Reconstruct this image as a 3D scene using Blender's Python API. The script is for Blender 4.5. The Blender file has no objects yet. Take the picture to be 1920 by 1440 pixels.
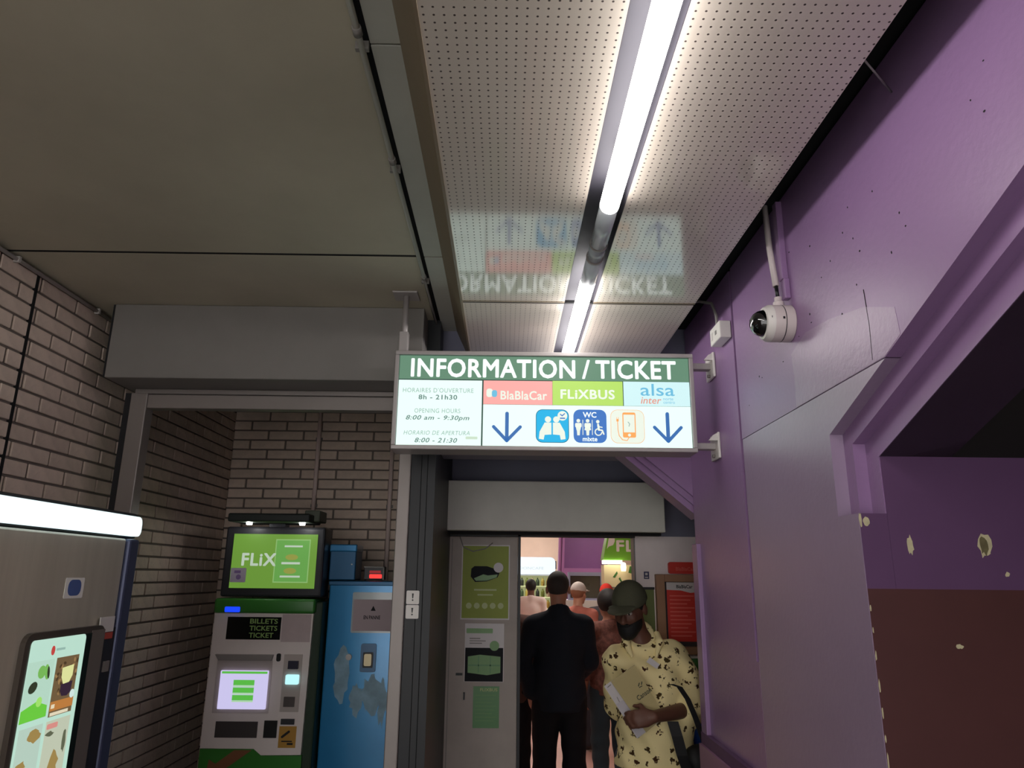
import bpy, bmesh, math, random
import numpy as np
from mathutils import Vector, Matrix, Euler

random.seed(7)
SC = bpy.context.scene
COL = SC.collection

# ------------------------------------------------------------------ camera, world, exposure
F_PX = 1344.0
PITCH, ROLL, YAW = math.radians(15.0), math.radians(0.6), math.radians(-0.4)
CAM_H = 1.72
cam = bpy.data.cameras.new('camera')
cam.sensor_fit = 'HORIZONTAL'
cam.sensor_width = 36.0
cam.lens = 36.0 * F_PX / 1920.0
cam.clip_start = 0.02
cam_o = bpy.data.objects.new('camera', cam)
COL.objects.link(cam_o)
cam_o.matrix_world = (Matrix.Translation((0, 0, CAM_H)) @ Matrix.Rotation(YAW, 4, 'Z')
                      @ Matrix.Rotation(math.pi / 2 + PITCH, 4, 'X') @ Matrix.Rotation(ROLL, 4, 'Z'))
SC.camera = cam_o

world = bpy.data.worlds.new('world')
SC.world = world
world.use_nodes = True
bg = world.node_tree.nodes['Background']
bg.inputs[0].default_value = (1.0, 0.98, 0.96, 1)
bg.inputs[1].default_value = 1.25

vs = SC.view_settings
vs.view_transform = 'Standard'
vs.look = 'None'
vs.exposure = 1.0
vs.gamma = 1.0
vs.use_curve_mapping = False
SC.cycles.max_bounces = 5
SC.cycles.diffuse_bounces = 3
SC.cycles.glossy_bounces = 3
SC.cycles.transmission_bounces = 4
SC.cycles.adaptive_threshold = 0.05
SC.cycles.sample_clamp_indirect = 4.0


# ------------------------------------------------------------------ materials
def lin(c):
    return tuple((v / 255 / 12.92 if v / 255 <= 0.04045 else ((v / 255 + 0.055) / 1.055) ** 2.4) for v in c)


MATS = {}


def mat(name, rgb, rough=0.6, metal=0.0, var=0.0, scale=6.0, bump=0.0, bscale=40.0, emit=0.0, coat=0.0, coat_r=0.1,
        coat_ior=1.5, rnd=0.0, spec=0.5, stretch=None, alpha=1.0, trans=0.0, base=1.0, ior=1.45):
    """plain procedural surface: sRGB colour, noise variation, fine bump, optional emission"""
    if name in MATS:
        return MATS[name]
    m = bpy.data.materials.new(name)
    m.use_nodes = True
    nt = m.node_tree
    N, L = nt.nodes, nt.links
    p = N['Principled BSDF']
    c = lin(rgb)
    p.inputs['Base Color'].default_value = (c[0] * base, c[1] * base, c[2] * base, 1)
    p.inputs['Roughness'].default_value = rough
    p.inputs['Metallic'].default_value = metal
    p.inputs['Specular IOR Level'].default_value = spec
    if coat:
        p.inputs['Coat Weight'].default_value = coat
        p.inputs['Coat Roughness'].default_value = coat_r
        p.inputs['Coat IOR'].default_value = coat_ior
    p.inputs['IOR'].default_value = ior
    if trans:
        p.inputs['Transmission Weight'].default_value = trans
    if alpha < 1:
        p.inputs['Alpha'].default_value = alpha
    if emit:
        p.inputs['Emission Color'].default_value = (*c, 1)
        p.inputs['Emission Strength'].default_value = emit
    tc = None
    if var or bump:
        tc = N.new('ShaderNodeTexCoord')
        mp = N.new('ShaderNodeMapping')
        if stretch:
            mp.inputs['Scale'].default_value = stretch
        L.new(tc.outputs['Object'], mp.inputs['Vector'])
    col = None
    if var:
        n = N.new('ShaderNodeTexNoise')
        n.inputs['Scale'].default_value = scale
        n.inputs['Detail'].default_value = 6
        n.inputs['Roughness'].default_value = 0.6
        L.new(mp.outputs['Vector'], n.inputs['Vector'])
        r = N.new('ShaderNodeMapRange')
        r.inputs['From Min'].default_value = 0.3
        r.inputs['From Max'].default_value = 0.7
        r.inputs['To Min'].default_value = 1 - var
        r.inputs['To Max'].default_value = 1 + var
        L.new(n.outputs['Fac'], r.inputs['Value'])
        col = r.outputs['Result']
    if rnd:
        oi = N.new('ShaderNodeObjectInfo')
        r2 = N.new('ShaderNodeMapRange')
        r2.inputs['To Min'].default_value = 1 - rnd
        r2.inputs['To Max'].default_value = 1 + rnd
        L.new(oi.outputs['Random'], r2.inputs['Value'])
        if col is not None:
            mm = N.new('ShaderNodeMath')
            mm.operation = 'MULTIPLY'
            L.new(col, mm.inputs[0])
            L.new(r2.outputs['Result'], mm.inputs[1])
            col = mm.outputs[0]
        else:
            col = r2.outputs['Result']
    if col is not None:
        vm = N.new('ShaderNodeVectorMath')
        vm.operation = 'SCALE'
        vm.inputs[0].default_value = (c[0] * base, c[1] * base, c[2] * base)
        L.new(col, vm.inputs['Scale'])
        L.new(vm.outputs[0], p.inputs['Base Color'])
    if bump:
        n2 = N.new('ShaderNodeTexNoise')
        n2.inputs['Scale'].default_value = bscale
        n2.inputs['Detail'].default_value = 4
        L.new(mp.outputs['Vector'], n2.inputs['Vector'])
        b = N.new('ShaderNodeBump')
        b.inputs['Strength'].default_value = bump
        b.inputs['Distance'].default_value = 0.01
        L.new(n2.outputs['Fac'], b.inputs['Height'])
        L.new(b.outputs['Normal'], p.inputs['Normal'])
    MATS[name] = m
    return m


def glow(name, rgb, strength=1.0, base=0.15, lamp=False):
    m = mat(name, rgb, rough=0.5, emit=strength * (0.5 if strength < 2 else 1.0), base=base)
    if not lamp:
        m.cycles.emission_sampling = 'NONE'
    return m


def perforated_material():
    m = bpy.data.materials.new('perforated_panel')
    m.use_nodes = True
    nt = m.node_tree
    N, L = nt.nodes, nt.links
    p = N['Principled BSDF']
    tc = N.new('ShaderNodeTexCoord')
    sep = N.new('ShaderNodeSeparateXYZ')
    L.new(tc.outputs['Object'], sep.inputs[0])
    pitch = 0.0192

    def cell(sock):
        a = N.new('ShaderNodeMath'); a.operation = 'DIVIDE'; a.inputs[1].default_value = pitch
        L.new(sock, a.inputs[0])
        b = N.new('ShaderNodeMath'); b.operation = 'FRACT'
        L.new(a.outputs[0], b.inputs[0])
        c = N.new('ShaderNodeMath'); c.operation = 'SUBTRACT'; c.inputs[1].default_value = 0.5
        L.new(b.outputs[0], c.inputs[0])
        d = N.new('ShaderNodeMath'); d.operation = 'MULTIPLY'
        L.new(c.outputs[0], d.inputs[0]); L.new(c.outputs[0], d.inputs[1])
        return d.outputs[0]
    s = N.new('ShaderNodeMath'); s.operation = 'ADD'
    L.new(cell(sep.outputs[0]), s.inputs[0]); L.new(cell(sep.outputs[1]), s.inputs[1])
    q = N.new('ShaderNodeMath'); q.operation = 'SQRT'
    L.new(s.outputs[0], q.inputs[0])
    hole = N.new('ShaderNodeMapRange')
    hole.inputs['From Min'].default_value = 0.10
    hole.inputs['From Max'].default_value = 0.15
    hole.inputs['To Min'].default_value = 0.0
    hole.inputs['To Max'].default_value = 1.0
    L.new(q.outputs[0], hole.inputs['Value'])
    n = N.new('ShaderNodeTexNoise'); n.inputs['Scale'].default_value = 3.0; n.inputs['Detail'].default_value = 6
    L.new(tc.outputs['Object'], n.inputs['Vector'])
    mx = N.new('ShaderNodeMix'); mx.data_type = 'RGBA'
    mx.inputs['A'].default_value = (*lin((214, 203, 188)), 1)
    mx.inputs['B'].default_value = (*lin((226, 217, 203)), 1)
    L.new(n.outputs['Fac'], mx.inputs['Factor'])
    mh = N.new('ShaderNodeMix'); mh.data_type = 'RGBA'
    mh.inputs['A'].default_value = (*lin((62, 50, 46)), 1)
    L.new(mx.outputs['Result'], mh.inputs['B'])
    L.new(hole.outputs['Result'], mh.inputs['Factor'])
    L.new(mh.outputs['Result'], p.inputs['Base Color'])
    p.inputs['Roughness'].default_value = 0.5
    cw = N.new('ShaderNodeMath'); cw.operation = 'MULTIPLY'; cw.inputs[1].default_value = 1.0
    L.new(hole.outputs['Result'], cw.inputs[0])
    L.new(cw.outputs[0], p.inputs['Coat Weight'])
    p.inputs['Coat Roughness'].default_value = 0.09
    p.inputs['Coat IOR'].default_value = 2.1
    return m


def shirt_material():
    """cream cotton with scattered dark brown leaf-like prints"""
    m = bpy.data.materials.new('printed_shirt')
    m.use_nodes = True
    nt = m.node_tree
    N, L = nt.nodes, nt.links
    p = N['Principled BSDF']
    p.inputs['Roughness'].default_value = 0.9
    p.inputs['Specular IOR Level'].default_value = 0.1
    tc = N.new('ShaderNodeTexCoord')
    nz = N.new('ShaderNodeTexNoise'); nz.inputs['Scale'].default_value = 60; nz.inputs['Detail'].default_value = 4
    L.new(tc.outputs['Object'], nz.inputs['Vector'])
    sub = N.new('ShaderNodeVectorMath'); sub.operation = 'SUBTRACT'; sub.inputs[1].default_value = (0.5, 0.5, 0.5)
    L.new(nz.outputs['Color'], sub.inputs[0])
    sc = N.new('ShaderNodeVectorMath'); sc.operation = 'SCALE'; sc.inputs['Scale'].default_value = 0.055
    L.new(sub.outputs[0], sc.inputs[0])
    ad = N.new('ShaderNodeVectorMath'); ad.operation = 'ADD'
    L.new(tc.outputs['Object'], ad.inputs[0]); L.new(sc.outputs[0], ad.inputs[1])
    v = N.new('ShaderNodeTexVoronoi'); v.inputs['Scale'].default_value = 24
    L.new(ad.outputs[0], v.inputs['Vector'])
    r = N.new('ShaderNodeMapRange')
    r.inputs['From Min'].default_value = 0.27; r.inputs['From Max'].default_value = 0.34
    L.new(v.outputs['Distance'], r.inputs['Value'])
    # keep only part of the cells
    sep = N.new('ShaderNodeSeparateColor'); L.new(v.outputs['Color'], sep.inputs[0])
    g = N.new('ShaderNodeMath'); g.operation = 'GREATER_THAN'; g.inputs[1].default_value = 0.88
    L.new(sep.outputs[0], g.inputs[0])
    mxm = N.new('ShaderNodeMath'); mxm.operation = 'MAXIMUM'
    L.new(r.outputs[0], mxm.inputs[0]); L.new(g.outputs[0], mxm.inputs[1])
    br = N.new('ShaderNodeMix'); br.data_type = 'RGBA'
    br.inputs['A'].default_value = (*lin((70, 34, 26)), 1)
    br.inputs['B'].default_value = (*lin((74, 62, 34)), 1)
    L.new(sep.outputs[1], br.inputs['Factor'])
    mx = N.new('ShaderNodeMix'); mx.data_type = 'RGBA'
    L.new(br.outputs['Result'], mx.inputs['A'])
    mx.inputs['B'].default_value = (*lin((254, 236, 176)), 1)
    L.new(mxm.outputs[0], mx.inputs['Factor'])
    L.new(mx.outputs['Result'], p.inputs['Base Color'])
    return m


PURPLE = mat('purple_paint', (150, 116, 160), rough=0.42, var=0.05, scale=2.5, bump=0.12, bscale=55, coat=0.4, coat_r=0.3)
PURPLE_SHEEN = mat('purple_painted_sheen', (160, 132, 166), rough=0.36, var=0.06, scale=4, bump=0.2, bscale=70, coat=0.35, coat_r=0.28)  # lighter purple that carries the sign's reflection as colour
PURPLE_LOW = mat('purple_paint_lower', (160, 138, 166), rough=0.4, var=0.05, scale=2.5, bump=0.1, bscale=55, coat=0.7, coat_r=0.34)  # lower paint, lightened to stand in for the sign's light on it
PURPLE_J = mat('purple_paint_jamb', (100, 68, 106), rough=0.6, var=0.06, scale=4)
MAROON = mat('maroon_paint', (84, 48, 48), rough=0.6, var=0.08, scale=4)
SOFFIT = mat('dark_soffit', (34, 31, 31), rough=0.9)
DARKBLUE = mat('dark_blue_paint', (122, 122, 142), rough=0.5, var=0.05)
DARKMETAL = mat('dark_painted_metal', (30, 32, 36), rough=0.45)
BLACKGAP = mat('black_gap', (22, 22, 24), rough=0.9)
CEIL = mat('ceiling_board', (194, 187, 166), rough=0.5, var=0.10, scale=1.7)
CEILSTRIP = mat('ceiling_strip_board', (192, 192, 182), rough=0.7, var=0.05)
TRIMBROWN = mat('brown_metal_trim', (132, 118, 96), rough=0.5, var=0.05)
MORTAR = mat('mortar', (124, 113, 105), rough=0.95)
BRICK = mat('brick', (224, 204, 188), rough=0.85, var=0.10, scale=14, rnd=0.10, bump=0.3, bscale=60)
GREYMETAL = mat('grey_painted_metal', (134, 130, 126), rough=0.5, var=0.04)
GREYFRAME = mat('grey_gate_metal', (146, 138, 134), rough=0.4, metal=0.3, var=0.04)
LIGHTGREY = mat('light_grey_plastic', (206, 200, 196), rough=0.5)
WHITEPL = mat('white_plastic', (232, 228, 222), rough=0.4)
BEIGEBOX = mat('beige_grey_housing', (214, 212, 202), rough=0.55, var=0.06, scale=5)
WHITEWALL = mat('white_wall_paint', (240, 228, 228), rough=0.7, var=0.05)
DOORPAINT = mat('greyish_white_door', (172, 162, 154), rough=0.55, var=0.06, scale=7)
BLACK = mat('black_plastic', (20, 20, 21), rough=0.4)
GLASSBLK = mat('dark_dome_glass', (10, 11, 12), rough=0.04, coat=1.0, coat_r=0.02)
STEEL = mat('brushed_steel', (206, 198, 182), rough=0.36, metal=0.45, var=0.08, scale=3, stretch=(1, 6, 0.4))
EDGEBLUE = mat('blue_grey_edge', (72, 78, 104), rough=0.35, metal=0.3)


# ------------------------------------------------------------------ mesh helpers
def link(o, parent=None):
    COL.objects.link(o)
    if parent is not None:
        o.parent = parent
    return o


def tag(o, label, cat, group=None):
    o['label'] = label
    o['category'] = cat
    if group:
        o['group'] = group
    return o


def structure(o, label=None):
    o['kind'] = 'structure'
    if label:
        o['label'] = label
    return o


def thing(name, label, cat, loc=(0, 0, 0), group=None):
    o = bpy.data.objects.new(name, None)
    o.empty_display_size = 0.05
    COL.objects.link(o)
    o.location = loc
    return tag(o, label, cat, group)


def from_bm(name, bm, m, parent=None, smooth=False):
    me = bpy.data.meshes.new(name)
    bm.normal_update()
    bm.to_mesh(me)
    bm.free()
    if m:
        me.materials.append(m)
    if smooth:
        me.shade_smooth()
    o = bpy.data.objects.new(name, me)
    link(o, parent)
    if parent is not None:
        o.matrix_parent_inverse = Matrix.Translation(parent.location).inverted()
    return o


def bm_box(bm, lo, hi):
    vs_ = [bm.verts.new((x, y, z)) for x in (lo[0], hi[0]) for y in (lo[1], hi[1]) for z in (lo[2], hi[2])]
    for f in ((0, 1, 3, 2), (4, 6, 7, 5), (0, 4, 5, 1), (2, 3, 7, 6), (0, 2, 6, 4), (1, 5, 7, 3)):
        bm.faces.new([vs_[i] for i in f])


def box(name, lo, hi, m, parent=None, bevel=0.0, seg=2, smooth=False):
    bm = bmesh.new()
    bm_box(bm, lo, hi)
    if bevel:
        bmesh.ops.bevel(bm, geom=bm.edges[:], offset=bevel, segments=seg, affect='EDGES', profile=0.5)
    return from_bm(name, bm, m, parent, smooth)


class Frame:
    """a plane in the place: u, v run along it, n points out of it"""
    def __init__(self, o, u, v, n):
        self.o, self.u, self.v, self.n = Vector(o), Vector(u), Vector(v), Vector(n)

    def at(self, a, b, d=0.0):
        return self.o + self.u * a + self.v * b + self.n * d


def FY(Y):
    return Frame((0, Y, 0), (1, 0, 0), (0, 0, 1), (0, -1, 0))


def FX(X):
    return Frame((X, 0, 0), (0, 1, 0), (0, 0, 1), (1, 0, 0))


def FXn(X):
    return Frame((X, 0, 0), (0, 1, 0), (0, 0, 1), (-1, 0, 0))


def bm_prism(bm, pts, fr, d0, d1):
    a = [bm.verts.new(fr.at(u, v, d0)) for u, v in pts]
    b = [bm.verts.new(fr.at(u, v, d1)) for u, v in pts]
    n = len(pts)
    bm.faces.new(a[::-1])
    bm.faces.new(b)
    for i in range(n):
        bm.faces.new((a[i], a[(i + 1) % n], b[(i + 1) % n], b[i]))


def prism(name, pts, fr, d0, d1, m, parent=None):
    bm = bmesh.new()
    if isinstance(pts[0][0], (list, tuple)):
        for q in pts:
            bm_prism(bm, q, fr, d0, d1)
    else:
        bm_prism(bm, pts, fr, d0, d1)
    bmesh.ops.recalc_face_normals(bm, faces=bm.faces[:])
    return from_bm(name, bm, m, parent)


def rect(u0, u1, v0, v1):
    return [(u0, v0), (u1, v0), (u1, v1), (u0, v1)]


def rrect(u0, u1, v0, v1, r, n=5):
    out = []
    for cx, cy, a0 in ((u1 - r, v0 + r, -90), (u1 - r, v1 - r, 0), (u0 + r, v1 - r, 90), (u0 + r, v0 + r, 180)):
        for i in range(n + 1):
            a = math.radians(a0 + 90 * i / n)
            out.append((cx + r * math.cos(a), cy + r * math.sin(a)))
    return out


def circ(u, v, r, n=20, ry=None, rot=0.0):
    ry = ry or r
    c, s = math.cos(rot), math.sin(rot)
    out = []
    for i in range(n):
        a = 2 * math.pi * i / n
        x, y = r * math.cos(a), ry * math.sin(a)
        out.append((u + x * c - y * s, v + x * s + y * c))
    return out


def stroke(p0, p1, w):
    """a thick line with round ends as a polygon"""
    a = math.atan2(p1[1] - p0[1], p1[0] - p0[0])
    out = []
    for i in range(7):
        t = a - math.pi / 2 + math.pi * i / 6
        out.append((p1[0] + w / 2 * math.cos(t), p1[1] + w / 2 * math.sin(t)))
    for i in range(7):
        t = a + math.pi / 2 + math.pi * i / 6
        out.append((p0[0] + w / 2 * math.cos(t), p0[1] + w / 2 * math.sin(t)))
    return out


def tube(name, pts, r, m, parent=None, n=10, smooth=True, caps=True):
    pts = [Vector(p) for p in pts]
    rs = r if isinstance(r, (list, tuple)) else [r] * len(pts)
    bm = bmesh.new()
    rings = []
    up = None
    for i, p in enumerate(pts):
        if i == 0:
            d = pts[1] - pts[0]
        elif i == len(pts) - 1:
            d = pts[-1] - pts[-2]
        else:
            d = (pts[i + 1] - p).normalized() + (p - pts[i - 1]).normalized()
        d.normalize()
        if up is None:
            up = d.orthogonal().normalized()
        up = (up - d * up.dot(d)).normalized()
        s = d.cross(up)
        rings.append([bm.verts.new(p + (up * math.cos(2 * math.pi * k / n) + s * math.sin(2 * math.pi * k / n)) * rs[i])
                      for k in range(n)])
    for a, b in zip(rings, rings[1:]):
        for k in range(n):
            bm.faces.new((a[k], a[(k + 1) % n], b[(k + 1) % n], b[k]))
    if caps:
        bm.faces.new(rings[0][::-1])
        bm.faces.new(rings[-1])
    o = from_bm(name, bm, m, parent)
    if smooth:
        for f in o.data.polygons:
            f.use_smooth = len(f.vertices) == 4
    return o


def lathe(name, prof, origin, axis, m, parent=None, n=28, smooth=True):
    """prof: (radius, distance along axis)"""
    origin, axis = Vector(origin), Vector(axis).normalized()
    u = axis.orthogonal().normalized()
    w = axis.cross(u)
    bm = bmesh.new()
    rings = []
    for r, t in prof:
        if r < 1e-6:
            rings.append([bm.verts.new(origin + axis * t)])
        else:
            rings.append([bm.verts.new(origin + axis * t + (u * math.cos(2 * math.pi * k / n) + w * math.sin(2 * math.pi * k / n)) * r)
                          for k in range(n)])
    for a, b in zip(rings, rings[1:]):
        if len(a) == 1 and len(b) == 1:
            continue
        for k in range(n):
            if len(a) == 1:
                bm.faces.new((a[0], b[(k + 1) % n], b[k]))
            elif len(b) == 1:
                bm.faces.new((a[k], a[(k + 1) % n], b[0]))
            else:
                bm.faces.new((a[k], a[(k + 1) % n], b[(k + 1) % n], b[k]))
    bmesh.ops.recalc_face_normals(bm, faces=bm.faces[:])
    o = from_bm(name, bm, m, parent)
    if smooth:
        me = o.data
        me.shade_smooth()
        me.set_sharp_from_angle(angle=math.radians(40))
    return o


def text(name, s, fr, u0, u1, v0, v1, d, m, parent=None, bold=0.0, shear=0.0, rot=0.0, space=1.0, thick=0.0):
    """flat lettering stretched into the box u0..u1, v0..v1 of a frame"""
    cu = bpy.data.curves.new('lettering', 'FONT')
    cu.body = s
    cu.align_x = 'LEFT'
    cu.shear = shear
    cu.space_character = space
    cu.resolution_u = 3
    tmp = bpy.data.objects.new('lettering_tmp', cu)
    me0 = tmp.to_mesh()
    co = np.array([v.co[:] for v in me0.vertices])
    polys = [tuple(p.vertices) for p in me0.polygons]
    if bold:                                   # heavier strokes: the same outline laid down with small shifts
        n0, c0, p0 = len(co), co, list(polys)
        co = np.concatenate([c0 + np.array((bold * math.cos(a), bold * math.sin(a), 0)) for a in np.arange(8) * math.pi / 4])
        polys = [tuple(i + k * n0 for i in q) for k in range(8) for q in p0]
    tmp.to_mesh_clear()
    lo, hi = co.min(0), co.max(0)
    w, h = max(hi[0] - lo[0], 1e-6), max(hi[1] - lo[1], 1e-6)
    cx, cy = (u0 + u1) / 2, (v0 + v1) / 2
    c, sn = math.cos(rot), math.sin(rot)
    vv = []
    nl = len(co) // 8 if bold else len(co)
    for ii, (x, y, _) in enumerate(co):
        a = ((x - lo[0]) / w - 0.5) * (u1 - u0)
        b = ((y - lo[1]) / h - 0.5) * (v1 - v0)
        vv.append(fr.at(cx + a * c - b * sn, cy + a * sn + b * c, d + 0.00006 * (ii // nl)))
    me = bpy.data.meshes.new(name)
    me.from_pydata(vv, [], polys)
    me.materials.append(m)
    bpy.data.objects.remove(tmp)
    bpy.data.curves.remove(cu)
    o = bpy.data.objects.new(name, me)
    link(o, parent)
    if parent is not None:
        o.matrix_parent_inverse = Matrix.Translation(parent.location).inverted()
    return o


# ================================================================== STRUCTURE
WX = 0.85          # right wall plane
LX = -1.87         # left wall plane
PZ = 2.72          # perforated ceiling
CZ = 2.87          # plain ceiling on the left

FLOOR = mat('grey_terrazzo', (118, 112, 106), rough=0.35, var=0.08, scale=30)
structure(box('floor', (-2.2, -4.0, -0.1), (3.2, 4.2, 0.0), FLOOR), 'grey corridor floor')
FLOOR2 = mat('pinkish_tile_floor', (214, 168, 158), rough=0.3, var=0.06, scale=12)
structure(box('floor_shop', (-2.2, 4.2, -0.1), (4.2, 16.0, 0.0), FLOOR2), 'pinkish pale floor inside the ticket shop')

# --- plain ceiling on the left, boards with open seams
ceil = structure(box('ceiling', (LX - 0.1, -1.6, CZ + 0.02), (3.2, 4.9, CZ + 0.12), BLACKGAP), 'board ceiling with dark seams')
for (x0, x1, y0, y1) in ((LX, -0.345, -1.6, 2.456), (LX, -0.345, 2.474, 4.86)):
    box('ceiling_panel', (x0, y0, CZ), (x1, y1, CZ + 0.015), CEIL, ceil)
for (y0, y1) in ((-1.6, 0.2), (0.21, 1.352), (1.36, 2.458), (2.472, 3.3)):
    box('ceiling_strip', (-0.315, y0, CZ - 0.004), (-0.245, y1, CZ + 0.012), CEILSTRIP, ceil)

box('seam_dark_strip', (LX, 2.456, CZ + 0.0008), (-0.345, 2.474, CZ + 0.012), BLACKGAP, ceil)  # black strip filling the open seam, the gap's shade put in as colour

# --- sloping metal trim between the plain and the perforated ceiling
bm = bmesh.new()
bm_prism(bm, [(-0.252, CZ + 0.005), (-0.246, CZ + 0.005), (-0.172, PZ + 0.01), (-0.172, PZ - 0.004), (-0.180, PZ - 0.004)],
         Frame((0, 3.3, 0), (1, 0, 0), (0, 0, 1), (0, -1, 0)), 0, 4.9)
bmesh.ops.recalc_face_normals(bm, faces=bm.faces[:])
structure(from_bm('trim_1', bm, TRIMBROWN), 'sloping brown metal trim beside the perforated ceiling')

# --- perforated metal ceiling
PERF = perforated_material()
perf = structure(box('ceiling_perforated', (-0.17, -1.6, PZ + 0.08), (0.70, 3.3, PZ + 0.09), BLACKGAP),
                 'perforated metal ceiling with a lamp slot')
for (x0, x1) in ((-0.172, 0.212), (0.322, 0.705)):
    for (y0, y1) in ((-1.6, -0.61), (-0.605, 2.538), (2.549, 3.3)):
        box('perforated_panel', (x0, y0, PZ), (x1, y1, PZ + 0.02), PERF, perf)
box('seam_dark_strip', (-0.172, 2.538, PZ + 0.001), (0.705, 2.549, PZ + 0.012), BLACKGAP, perf)  # black strip painting the panel gap dark
box('seam_flange', (-0.172, 2.525, PZ - 0.002), (0.212, 2.531, PZ + 0.001), TRIMBROWN, perf)
box('seam_flange', (0.322, 2.525, PZ - 0.002), (0.705, 2.534, PZ + 0.001), TRIMBROWN, perf)
# hanger rod between the perforated panel edge and the wall
tube('hanger_rod', [(0.70, 1.209, PZ + 0.012), (WX - 0.002, 1.366, PZ + 0.05)], 0.0022, GREYMETAL, perf, n=6)

# --- right wall with the stepped opening
KN = (1.852, 2.088)            # knee of the outer arch line (Y, z)
SL = 0.368
TOPY = 0.22
JY = 1.745
IMP = 1.875                    # impost height
NEAR = -0.75


def arch(w):
    """outline of the arch above the impost, moved inwards by w, from the far jamb to the near jamb"""
    ky = KN[0] - w
    th = math.atan(SL)
    dz = w / math.cos(th)
    kz = KN[1] - dz + SL * w
    ty = TOPY
    tz = KN[1] - dz + SL * (KN[0] - ty)
    my = 2 * (-0.05) - ty
    return [(ky, IMP), (ky, kz), (ty, tz), (my, tz), (2 * (-0.05) - ky, kz), (2 * (-0.05) - ky, IMP)]


A0, A1, A2 = arch(0.0), arch(0.047), arch(0.107)
NJ = 2 * (-0.05) - JY
wr = structure(box('wall_right', (WX + 0.25, -2.6, 2.62), (WX + 0.35, 3.3, CZ + 0.02), PURPLE),
               'purple painted wall with a stepped polygonal opening')
RF = FXn(WX)
# main wall skin in pieces around the opening (2.205 m is the plaster joint line)
GY0, GY1 = 2.540, 2.563
TOP = CZ
prism('wall_panel', [(GY0, 2.205), (GY0, TOP), (-2.6, TOP), (-2.6, 2.2), (A0[4][0], A0[4][1] + 0.001), (A0[3][0], A0[3][1]),
       (A0[2][0], A0[2][1]), (A0[2][0] + (A0[2][1] - 2.205) / SL, 2.205)],
      RF, -0.25, 0.0, PURPLE, wr)
yk = A0[2][0] + (A0[2][1] - 2.205) / SL
prism('wall_panel', [(GY0, 0.0), (GY0, 2.2035), (yk + 0.004, 2.2035), (A0[1][0], A0[1][1]), (A0[1][0], IMP), (JY, IMP), (JY, 0.0)],
      RF, -0.25, -0.0015, PURPLE_LOW, wr)
prism('wall_panel', [(NJ, 0.0), (NJ, IMP), (A0[4][0], IMP), (A0[4][0], A0[4][1]), (-2.6, 2.2), (-2.6, 0.0)], RF, -0.25, 0.0, PURPLE_LOW, wr)
prism('wall_panel', [(GY1, 1.45), (GY1, TOP), (3.27, TOP), (3.27, 0.0), (GY0, 0.0), (GY0, 1.45)], RF, -0.25, -0.001, PURPLE, wr)
box('groove', (WX + 0.030, GY0 - 0.001, 1.40), (WX + 0.04, GY1 + 0.001, TOP), mat('groove_dark_purple', (62, 42, 66), rough=0.8), wr)


def archstep(name, P, Q, d, thick, m):
    """front face between two arch outlines, set back by d"""
    for i in range(len(P) - 1):
        prism(name, [P[i], P[i + 1], Q[i + 1], Q[i]], RF, -d - thick, -d, m, wr)


archstep('archivolt', A0, A1, 0.036, 0.21, PURPLE)
archstep('archivolt', A1, A2, 0.068, 0.18, PURPLE)
# deep passage: soffit, jambs with two-tone paint, end wall
S = [A2[0]] + A2[1:5] + [A2[5]]
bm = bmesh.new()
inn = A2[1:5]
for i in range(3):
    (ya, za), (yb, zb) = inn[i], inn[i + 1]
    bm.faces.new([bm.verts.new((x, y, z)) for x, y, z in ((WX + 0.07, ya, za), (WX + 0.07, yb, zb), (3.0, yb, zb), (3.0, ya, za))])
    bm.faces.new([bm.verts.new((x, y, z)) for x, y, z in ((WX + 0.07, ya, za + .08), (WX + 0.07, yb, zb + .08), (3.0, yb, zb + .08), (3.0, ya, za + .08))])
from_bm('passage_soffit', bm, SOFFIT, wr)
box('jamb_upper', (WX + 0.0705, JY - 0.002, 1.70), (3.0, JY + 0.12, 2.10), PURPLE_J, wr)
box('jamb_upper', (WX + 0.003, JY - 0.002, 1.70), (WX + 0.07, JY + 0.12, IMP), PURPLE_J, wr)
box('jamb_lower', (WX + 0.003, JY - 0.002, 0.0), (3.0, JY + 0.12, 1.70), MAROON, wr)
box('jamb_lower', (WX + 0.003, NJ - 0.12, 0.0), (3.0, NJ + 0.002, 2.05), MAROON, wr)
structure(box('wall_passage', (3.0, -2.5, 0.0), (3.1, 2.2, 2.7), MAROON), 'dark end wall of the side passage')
# lighter patch above the joint line, painting in the sign's reflection on the wall
prism('painted_sheen', [(2.04, 2.206), (2.035, 2.30), (2.043, 2.37), (1.93, 2.40), (1.78, 2.385), (1.60, 2.35), (1.47, 2.30), (1.462, 2.235), (1.535, 2.2065)],
      RF, 0.0, 0.0008, PURPLE_SHEEN, wr)
prism('hairline_crack', [stroke((1.590, 2.39), (1.583, 2.30), 0.0016), stroke((1.583, 2.30), (1.588, 2.215), 0.0016)], RF, 0.0, 0.0012, SOFFIT, wr)


def blob(u, v, ru, rv, seed, n=14, jag=0.3):
    rr = random.Random(seed)
    return [(u + ru * (1 + jag * (rr.random() - .5) * 2) * math.cos(2 * math.pi * i / n),
             v + rv * (1 + jag * (rr.random() - .5) * 2) * math.sin(2 * math.pi * i / n)) for i in range(n)]


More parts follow.
